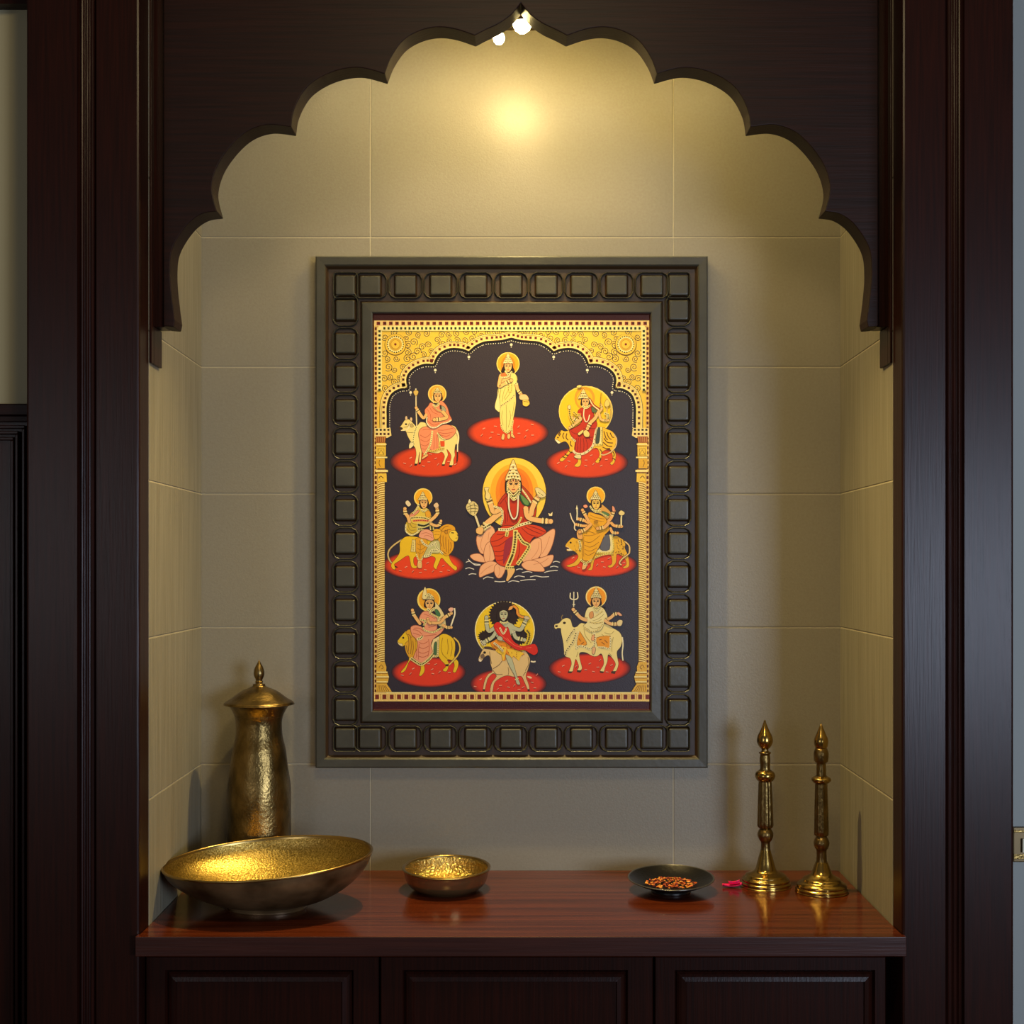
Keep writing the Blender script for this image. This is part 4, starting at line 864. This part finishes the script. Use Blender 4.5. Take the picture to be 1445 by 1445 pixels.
folds(a, '#8a6c44', [[370, 820, 380, 900, 400, 1000], [420, 1070, 500, 1020, 550, 960], [640, 1050, 650, 1120, 640, 1160], [930, 900, 940, 1000, 890, 1100], [420, 1090, 470, 1150, 560, 1150], [860, 1170, 900, 1110]], 9)
a.p('#f0961c', [380, 690, 470, 640, 600, 680, 700, 750, 800, 800, 880, 860, 800, 890, 790, 950, 720, 890, 690, 920, 620, 850, 600, 950, 560, 960, 540, 860, 470, 800, 400, 740], 0, o='#8a5008'); a.p('#f8cc38', [450, 810, 540, 860, 570, 960, 600, 850, 620, 760, 540, 740], 0); a.p('#f8cc38', [620, 780, 760, 800, 870, 840, 820, 900, 800, 960, 720, 880, 690, 920], 0)
random.seed(6)
for k in range(40):
    x, y = random.uniform(400, 850), random.uniform(690, 890)
    if y > 640+(x-400)*.3 and y < 780+(x-400)*.35: a.l('#a85808', [(x, y), (x+8, y+18)], 8, 0)
BL = '#c0c4a4'
a.p(BL, [600, 870, 680, 900, 720, 1000, 770, 1180, 815, 1280, 800, 1305, 760, 1280, 740, 1180, 660, 1030], o=OUT); a.chain(JW, JD, [740, 1230, 790, 1210], 20, 14)
a.p(BL, [430, 440, 520, 390, 640, 390, 730, 440, 760, 520, 690, 560, 650, 680, 500, 640, 430, 520], o=OUT)
for q, w in (([440, 480, 360, 520, 330, 430, 325, 320], 52), ([460, 540, 400, 620, 290, 680], 50), ([730, 480, 820, 500, 870, 420, 905, 350], 52), ([720, 540, 760, 620, 880, 650], 50)): arm(a, q, w, BL)
a.p('#dc2c14', [430, 440, 500, 390, 600, 470, 640, 470, 700, 640, 790, 720, 870, 740, 1030, 710, 1075, 820, 1010, 870, 880, 800, 780, 800, 680, 740, 560, 640, 480, 560], o='#5a0c08'); folds(a, '#fc7050', [[470, 480, 560, 600, 700, 700], [620, 620, 720, 720, 840, 760], [900, 770, 980, 760]], 8)
a.chain('#f0dcb0', '#8a6c40', [520, 470, 570, 560, 620, 480], 24, 24); a.p(BL, [505, 590, 560, 620, 550, 665, 480, 640], o=OUT)
a.p(HR, [480, 250, 540, 180, 640, 190, 680, 280, 640, 380, 620, 280, 560, 215, 510, 270, 520, 370, 480, 350], 4); face(a, 575, 290, 120, 150, '#c4c8a4', HR); a.chain(JW, JD, [520, 380, 580, 410, 640, 380], 24, 18)
a.l('#4a2408', [670, 185, 720, 160, 770, 200, 780, 270, 830, 310, 890, 320], 46); a.l('#f09c34', [670, 185, 720, 160, 770, 200, 780, 270, 830, 310, 890, 320], 32); a.p('#f4b060', [645, 220, 660, 170, 710, 150, 700, 200], o=OUT); a.p('#d8c8a0', [870, 310, 920, 300, 960, 340, 930, 355, 880, 340], o=OUT)
a.chain('#e8c830', '#6a5c14', [900, 500, 950, 560, 940, 650, 910, 710], 60, 24); a.chain('#d8d0b0', '#4a4434', [240, 660, 280, 720, 320, 710], 34, 22); a.chain('#e8dcb0', '#5a4c20', [430, 690, 520, 760, 570, 820], 30, 22); a.chain('#e0dcc0', '#5a4c20', [700, 540, 745, 520], 20, 14)
a.l('#f4e8c8', [970, 960, 1010, 970, 1040, 962], 20); a.p('#f4d4a8', [915, 1180, 960, 1180, 990, 1205, 950, 1210], 4)
a.done('dark_haired_rider', panel)

# 9 rider in white on a bull, lower right
a = Art(770, 820, 9.631)
a.glow('#e63c12', REDB, 600, 1185, 560, 205, .2)
a.petals([240, 1150, 185, 1235, 415, 1160, 545, 1205, 600, 1120, 650, 1230, 740, 1075, 710, 1170, 895, 1140, 835, 1235])
BW = '#f6e498'
a.p(BW, [120, 590, 180, 570, 230, 520, 290, 500, 340, 530, 370, 620, 420, 620, 480, 570, 560, 580, 800, 580, 920, 640, 1010, 700, 1040, 790, 1020, 890, 970, 960, 980, 1060, 990, 1130, 960, 1220, 910, 1230, 950, 1130, 900, 1040, 850, 1000, 840, 1090, 810, 1170, 790, 1230, 740, 1220, 790, 1120, 760, 990, 700, 1020, 640, 1020, 540, 970, 460, 980, 470, 1080, 495, 1180, 470, 1215, 430, 1205, 450, 1160, 410, 1060, 390, 1130, 365, 1230, 315, 1230, 350, 1130, 330, 1050, 260, 1010, 240, 850, 210, 700, 200, 640, 130, 650], o=OUT)
for q in ([305, 1225, 365, 1228, 350, 1252, 300, 1250], [425, 1208, 490, 1215, 470, 1245, 425, 1235], [735, 1222, 795, 1228, 780, 1252, 735, 1245], [895, 1225, 955, 1222, 940, 1262, 885, 1252]): a.p('#4a3018', q, 0)
a.p('#2a1808', [130, 600, 165, 600, 160, 625, 130, 625], 0); a.e('#2a1808', 255, 568, 20, 16); a.l('#8a7440', [225, 525, 215, 490, 235, 460], 12); a.l('#5a4420', [335, 520, 350, 490, 340, 460], 12); a.l(OUT, [150, 640, 200, 640], 6, 0)
folds(a, '#b09a50', [[560, 620, 620, 700, 640, 800], [520, 640, 540, 740, 620, 840], [800, 700, 880, 720, 930, 680], [760, 720, 820, 760, 880, 740], [860, 980, 900, 1020], [440, 960, 420, 1030], [920, 760, 900, 860, 900, 960]], 7)
a.p('#f0a028', [450, 680, 500, 740, 560, 860, 440, 880, 430, 800], 3, o=OUT); a.p('#f0a028', [690, 770, 880, 750, 870, 900, 730, 910, 700, 860], 3, o=OUT)
for q in ([450, 780, 480, 820], [480, 860, 520, 830], [760, 830, 800, 860], [800, 800, 840, 840], [730, 800, 760, 790]): a.l('#8a5008', q, 10, 0)
a.chain('#f4e8b0', '#4a4418', [410, 920, 480, 880, 600, 920, 640, 890], 28, 24); a.chain('#f4e8b0', '#4a4418', [700, 900, 780, 900, 870, 910, 880, 760], 24, 24); a.chain('#f4e8b0', '#4a4418', [450, 680, 420, 800, 410, 920], 20, 24)
a.chain('#f0e0a0', '#4a4418', [400, 640, 340, 720, 280, 820], 34, 22); a.chain('#f0e0a0', '#4a4418', [420, 680, 370, 820, 280, 950, 270, 1000], 38, 22)
a.chain('#f4e8b0', '#4a4418', [660, 700, 670, 800, 650, 920], 34, 24); a.p('#eeb888', [640, 900, 680, 910, 660, 990, 630, 980], o=OUT); a.p('#f0b080', [630, 750, 660, 730, 660, 800, 620, 800], o='#a05c30')
a.e('#fbe490', 686, 215, 143); a.e('#f4a018', 688, 218, 128); a.p('#1c1410', [560, 350, 600, 340, 780, 345, 810, 350, 790, 380, 580, 380], 4)
a.p('#f2e6a8', [560, 380, 620, 350, 740, 350, 800, 390, 840, 490, 800, 520, 790, 590, 740, 670, 640, 690, 560, 640, 510, 610, 560, 560, 530, 500], o='#6a5c28')
folds(a, '#b09a50', [[640, 500, 700, 470, 780, 410], [640, 540, 720, 510, 790, 450], [600, 620, 660, 650, 740, 620], [600, 560, 680, 560, 760, 520]], 7)
a.chain('#ecd890', '#3a3414', [590, 555, 680, 575, 770, 560], 22, 18); a.chain('#ecd890', '#3a3414', [520, 615, 600, 680, 700, 670, 770, 590], 20, 22); a.chain('#ecd890', '#3a3414', [660, 490, 740, 430, 780, 380], 14, 22)
a.p('#e0a060', [600, 430, 640, 410, 650, 480, 610, 510, 590, 470], o='#8a4c20')
a.p('#2a180c', [620, 270, 620, 340, 680, 340, 750, 340, 745, 270], 4); face(a, 686, 285, 110, 130); crown(a, 686, 235, 140, 150)
a.chain(JW, JD, [640, 345, 690, 375, 750, 345], 28, 18); a.chain(JW, JD, [650, 380, 690, 410, 730, 380], 22, 18)
arm(a, [550, 530, 480, 500, 420, 440, 375, 385], 44, '#f0be80'); arm(a, [830, 530, 890, 490, 940, 450, 990, 440], 40, '#f0be80'); arm(a, [810, 540, 880, 580, 980, 585], 42, '#f0be80')
a.p('#eeb088', [960, 430, 1000, 425, 1040, 465, 1000, 470], o=OUT); a.p('#ecd8a0', [965, 560, 1000, 525, 1045, 540, 1030, 600, 985, 610], o=OUT); a.chain('#ecd890', JD, [530, 490, 570, 500], 20, 14); a.chain('#ecd890', JD, [800, 510, 840, 500], 24, 14)
a.l('#e8e0c0', [380, 350, 382, 260], 14, 0); a.l('#f0e8c8', [335, 160, 335, 230, 382, 250, 435, 230, 430, 150], 15); a.l('#f0e8c8', [382, 250, 382, 145], 14, 0); a.p('#f0e8c8', [365, 325, 400, 325, 400, 312, 365, 312], 0)
a.l('#f4ecc8', [1040, 760, 1050, 860, 1040, 980, 1050, 1080], 17)
a.done('white_rider_on_bull', panel)

# ---------------------------------------------------------------- objects on the countertop
def at(x, y, z=ZC): return mm(x, y, z)
# tall brass bottle
bxm = (365-735)/(F/1840)
bt = thing('brass_bottle', 'tall aged brass bottle with flared neck and finial lid standing behind the big bowl', 'bottle', at(bxm, 1843))
k = 1843/F                                  # px at that depth -> mm
body = [(0, 0), (39, 0), (41, 2), (41.5, 20), (42, 60), (42.2, 100), (41.8, 120), (41, 132), (39.4, 145), (37.6, 158), (35, 178), (32.8, 196), (32, 210), (32.4, 218), (35, 227), (40, 236), (44, 240), (42, 240.2), (38, 236), (34, 228), (31, 222), (0, 220)]
body = [(r*(1.03 if h < 180 else .97), h) for r, h in body]
bm = bmesh.new(); lathe(bm, cr(body, 4), 72, lambda r, h, a: (r*(1+.006*math.sin(a*9+h*.1))*math.cos(a), r*(1+.006*math.sin(a*7-h*.07))*math.sin(a), h), cap=False)
obj('body', bm, M_brass_dk, bt, smooth=True)
bm = bmesh.new(); lathe(bm, cr([(0, 239), (44, 239.5), (46.6, 241.5), (46, 243.2), (38, 248), (26, 257), (15, 262), (9, 265), (7.5, 268), (0, 268)], 4), 64, cap=False); lid = obj('lid', bm, M_brass_dk, bt, smooth=True)
bm = bmesh.new(); lathe(bm, cr([(0, 266), (7, 266.5), (4.6, 269), (5.6, 271), (4.4, 273), (6.8, 279), (7.2, 284), (5.8, 290), (2.6, 296), (1.2, 299), (0, 301)], 4), 32, cap=False); obj('finial', bm, M_brass_dk, lid, smooth=True)

# bowls: rim may tilt, foot stays flat; (xs, ys) stretch the plan
def bowl(bm_prof, tiltx, tilty, H, sx=1, sy=1):
    def fn(r, h, a):
        x, y = r*math.cos(a)*sx, r*math.sin(a)*sy
        w = max(0, min(1, h/H))**1.3
        return x, y, h+(x*tiltx+y*tilty)*w
    return fn
bwx = (378-735)/(F/1690)
big = thing('big_brass_bowl', 'wide tilted brass bowl with glowing gold speckled inside at the left end of the countertop', 'bowl', at(bwx, 1691))
R = 131; H = 62.5
outer = [(0, 0), (44, 0), (46, 1), (47, 4), (50, 6), (72, 12), (95, 23), (113, 36), (125, 49), (R, H)]
inner = [(R-2.2, H+.2), (R-3.2, H-2), (122, 48), (110, 36), (92, 25), (70, 15), (40, 9), (0, 7.5)]
fn = bowl(None, .066, .05, H, 1, .8)
bm = bmesh.new(); lathe(bm, cr(outer, 5), 96, fn, cap=False); ob = obj('outer_wall', bm, M_bowl_out, big, smooth=True)
bm = bmesh.new(); lathe(bm, cr(inner, 5), 96, fn, cap=False); obj('inner_wall', bm, M_brass_in, big, smooth=True)
bm = bmesh.new(); lathe(bm, cr([(R-3.4, H-2.2), (R-2.6, H+.6), (R-1, H+1.6), (R+.6, H+.6), (R+.4, H-1), (R-1.2, H-2)], 3), 96, fn, cap=False); obj('rim', bm, M_silver, big, smooth=True)

sbx = (630-735)/(F/1785)
sb = thing('small_brass_bowl', 'small shiny brass bowl with dimpled gold inside in front of the painting', 'bowl', at(sbx, 1786))
outer = [(0, 0), (33, 0), (38, 1.2), (46, 4.5), (52, 11), (55, 19), (56.4, 26), (58, 30)]
inner = [(56, 30.2), (54, 26), (52, 19), (47, 11), (34, 6), (18, 3.4), (0, 3)]
fn = bowl(None, 0, .03, 30, 1, 1.1)
bm = bmesh.new(); lathe(bm, cr(outer, 5), 80, fn, cap=False); obj('outer_wall', bm, mat('pale bronze bowl outside', '#9a8258', .22, metal=.85), sb, smooth=True)
bm = bmesh.new(); lathe(bm, cr(inner, 5), 80, fn, cap=False); obj('inner_wall', bm, M_small_in, sb, smooth=True)
bm = bmesh.new(); lathe(bm, cr([(54.6, 29), (55.2, 30.6), (57, 31.2), (58.8, 30.4), (58.4, 29), (56.8, 28.4)], 3), 80, fn, cap=False); obj('rim', bm, M_silver, sb, smooth=True)

dx = (947-735)/(F/1778)
dp = thing('dark_metal_dish', 'shallow blackened metal dish holding orange petals left of the pink petal', 'dish', at(dx, 1779))
outer = [(0, 0), (24, 0), (25.5, 1), (26, 4), (32, 6), (44, 10.5), (53, 15.5), (56.5, 18)]
inner = [(55.5, 18.4), (52, 16.4), (43, 12), (31, 8), (18, 6.4), (0, 6)]
fn = bowl(None, .01, .05, 18, 1, 1.08)
bm = bmesh.new(); lathe(bm, cr(outer, 4), 72, fn, cap=False); obj('outer_wall', bm, M_iron, dp, smooth=True)
bm = bmesh.new(); lathe(bm, cr(inner, 4), 72, fn, cap=False); obj('inner_wall', bm, M_iron, dp, smooth=True)
bm = bmesh.new(); lathe(bm, cr([(54.6, 17.6), (55.4, 18.8), (56.8, 18.6), (57, 17.6), (56, 17)], 3), 72, fn, cap=False); obj('rim', bm, mat('worn grey rim', '#6a665e', .3, metal=.8), dp, smooth=True)
random.seed(11)
bm = bmesh.new()
for k in range(230):
    r = 33*math.sqrt(random.random()); an = random.uniform(0, 6.283)
    x, y = r*math.cos(an), r*math.sin(an)*.9; zz = 7.2+6.5*(1-(r/33)**2)*random.random()+r*r/33/33*2.4+y*.02
    s = random.uniform(1.6, 3.4); M = Matrix.Translation((x/1000, y/1000, (zz+1)/1000)) @ Matrix.Rotation(random.uniform(0, 6), 4, 'Z') @ Matrix.Rotation(random.uniform(-.7, .7), 4, 'X')
    vs = [bm.verts.new(M @ Vector((px*s/1000, py*s/1000, pz*s/1000))) for px, py, pz in ((-1, 0, .2), (-.3, -.55, 0), (.6, -.4, .1), (1, .1, .35), (.3, .55, 0), (-.5, .5, .05), (0, 0, .45), (0, 0, -.2))]
    for i in range(6):
        j = (i+1) % 6; bm.faces.new((vs[i], vs[j], vs[6])).material_index = k % 3; bm.faces.new((vs[j], vs[i], vs[7])).material_index = k % 3
tag(obj('petal_flakes', bm, [mat('orange dried petal', '#d0601c', .6), mat('dark red dried petal', '#8a2c12', .6), mat('amber dried petal', '#e89a3c', .5)], loc=at(dx, 1779)),
    'heap of orange and rust dried flakes in the dark metal dish', 'petals', kind='stuff')

ptx = (1033-735)/(F/1800)
bm = bmesh.new()
gn = 14
def petal(bm, L, Wd, curl, M, n=10):
    top = []
    for sgn in (1, -1):
        g = []
        for i in range(n+1):
            u = i/n; row = []
            for j in range(7):
                v = j/3-1; w = Wd*math.sin(math.pi*min(1, u*.92+.06))**.6*(.55+.45*u)
                x = L*(u-.5); y = v*w/2; z = curl*(v*v*.6+(u-.4)**2*1.6)*Wd*.5+(.35 if sgn > 0 else 0)
                row.append(bm.verts.new((M @ Vector((x, y, z)))/1000))
            g.append(row)
        for i in range(n):
            for j in range(6): bm.faces.new((g[i][j], g[i+1][j], g[i+1][j+1], g[i][j+1]))
        top.append(g)
    a, b = top
    edge = lambda g: [g[i][0] for i in range(n+1)]+[g[n][j] for j in range(1, 7)]+[g[i][6] for i in range(n-1, -1, -1)]+[g[0][j] for j in range(5, 0, -1)]
    ea, eb = edge(a), edge(b)
    for i in range(len(ea)):
        j = (i+1) % len(ea); bm.faces.new((ea[i], ea[j], eb[j], eb[i]))
petal(bm, 26, 20, .45, Matrix.Translation((0, 0, .6)))
petal(bm, 20, 16, .6, Matrix.Translation((2, 2, 3.2)) @ Matrix.Rotation(.7, 4, 'Z') @ Matrix.Rotation(.25, 4, 'Y'))
petal(bm, 16, 12, .7, Matrix.Translation((3, -1, 4.6)) @ Matrix.Rotation(-.6, 4, 'Z') @ Matrix.Rotation(-.2, 4, 'Y'))
tag(obj('flower_petals', bm, mat('magenta flower petal', '#e81c62', .35), smooth=True, loc=at(ptx, 1799)), 'small curled magenta petal lying between the dark dish and the brass lamp stand', 'petal')

# brass lamp stands
def stand(name, label, x, y, k, parts, lean):
    """parts: (name, [(half width, zoom y)...], facets, material); zoom y counted down from the base plane"""
    t = thing(name, label, 'lamp stand', at(x, y), None)
    for nm, prof, facets, m in parts:
        bm = bmesh.new(); pr = [(r*k, h*k) for r, h in prof]
        def fn(r, h, a, facets=facets):
            rr = r*(1+.09*abs(math.cos(a*facets/2))-.05) if facets else r
            return rr*math.cos(a)+lean*h, rr*math.sin(a), h
        lathe(bm, pr, 64, fn, cap=False); obj(nm, bm, m, t, smooth=not facets or True)
    return t
def rp(base, q): return [(r, base-y) for r, y in q]
b1 = 1040
p1 = [('base', cr(rp(b1, [(0, 1040), (128, 1040), (133, 1034), (134, 1022), (126, 1014), (128, 1006), (124, 998), (112, 990), (108, 980), (90, 972), (64, 960), (54, 945)]), 3)+rp(b1, [(46, 915), (38, 885), (31, 862), (27, 846)]), 0, M_brass),
      ('lower_neck', cr(rp(b1, [(27, 850), (25, 840), (25, 805), (30, 797), (36, 788), (43, 768), (41, 752), (34, 738), (28, 730)]), 3), 0, M_brass_dk),
      ('fluted_column', rp(b1, [(28, 732), (38, 724), (42, 716), (42, 700), (39, 600), (35, 490), (33, 476)]), 8, M_brass_dk),
      ('collar', cr(rp(b1, [(33, 478), (44, 470), (52, 456), (54, 442), (48, 426), (34, 417)]), 3), 0, M_brass),
      ('baluster', cr(rp(b1, [(30, 418), (26, 400), (29, 360), (26, 332), (31, 326), (31, 318), (20, 314), (18, 300)]), 3), 0, M_brass_dk),
      ('finial', cr(rp(b1, [(18, 302), (30, 290), (41, 270), (43, 252), (38, 228), (26, 205), (16, 182), (8, 160), (5, 148), (0, 144)]), 4), 0, M_brass)]
stand('brass_lamp_stand', 'brass lamp stand with smooth onion finial, the taller one standing beside the pink petal', (1081-735)/(F/1806), 1808, .2485, p1, -.006)
b2 = 1078
p2 = [('base', cr(rp(b2, [(0, 1078), (130, 1078), (138, 1070), (139, 1058), (131, 1050), (133, 1042), (124, 1030), (106, 1018), (98, 1006), (78, 996), (58, 982)]), 3)+rp(b2, [(48, 960), (40, 936), (32, 918)]), 0, M_brass),
      ('lower_neck', cr(rp(b2, [(32, 920), (28, 912), (27, 858), (32, 848), (38, 836), (42, 818), (38, 798), (31, 786), (28, 778)]), 3), 0, M_brass_dk),
      ('fluted_column', rp(b2, [(28, 780), (38, 772), (38, 750), (36, 640), (32, 510), (31, 496)]), 8, M_brass_dk),
      ('collar', cr(rp(b2, [(31, 498), (44, 490), (53, 478), (50, 468), (38, 460), (30, 456)]), 3), 0, M_brass),
      ('baluster', cr(rp(b2, [(27, 458), (25, 400), (27, 386), (36, 378), (39, 360), (40, 336), (34, 314), (28, 306)]), 3), 0, M_brass_dk),
      ('finial', cr(rp(b2, [(28, 308), (34, 298), (38, 276), (36, 256), (26, 232), (15, 206), (7, 186), (0, 172)]), 4), 0, M_brass)]
stand('brass_lamp_stand', 'brass lamp stand with double bulb below its spike, the one nearer the right tiled wall', (1160-735)/(F/1772), 1774, .2455, p2, -.004)
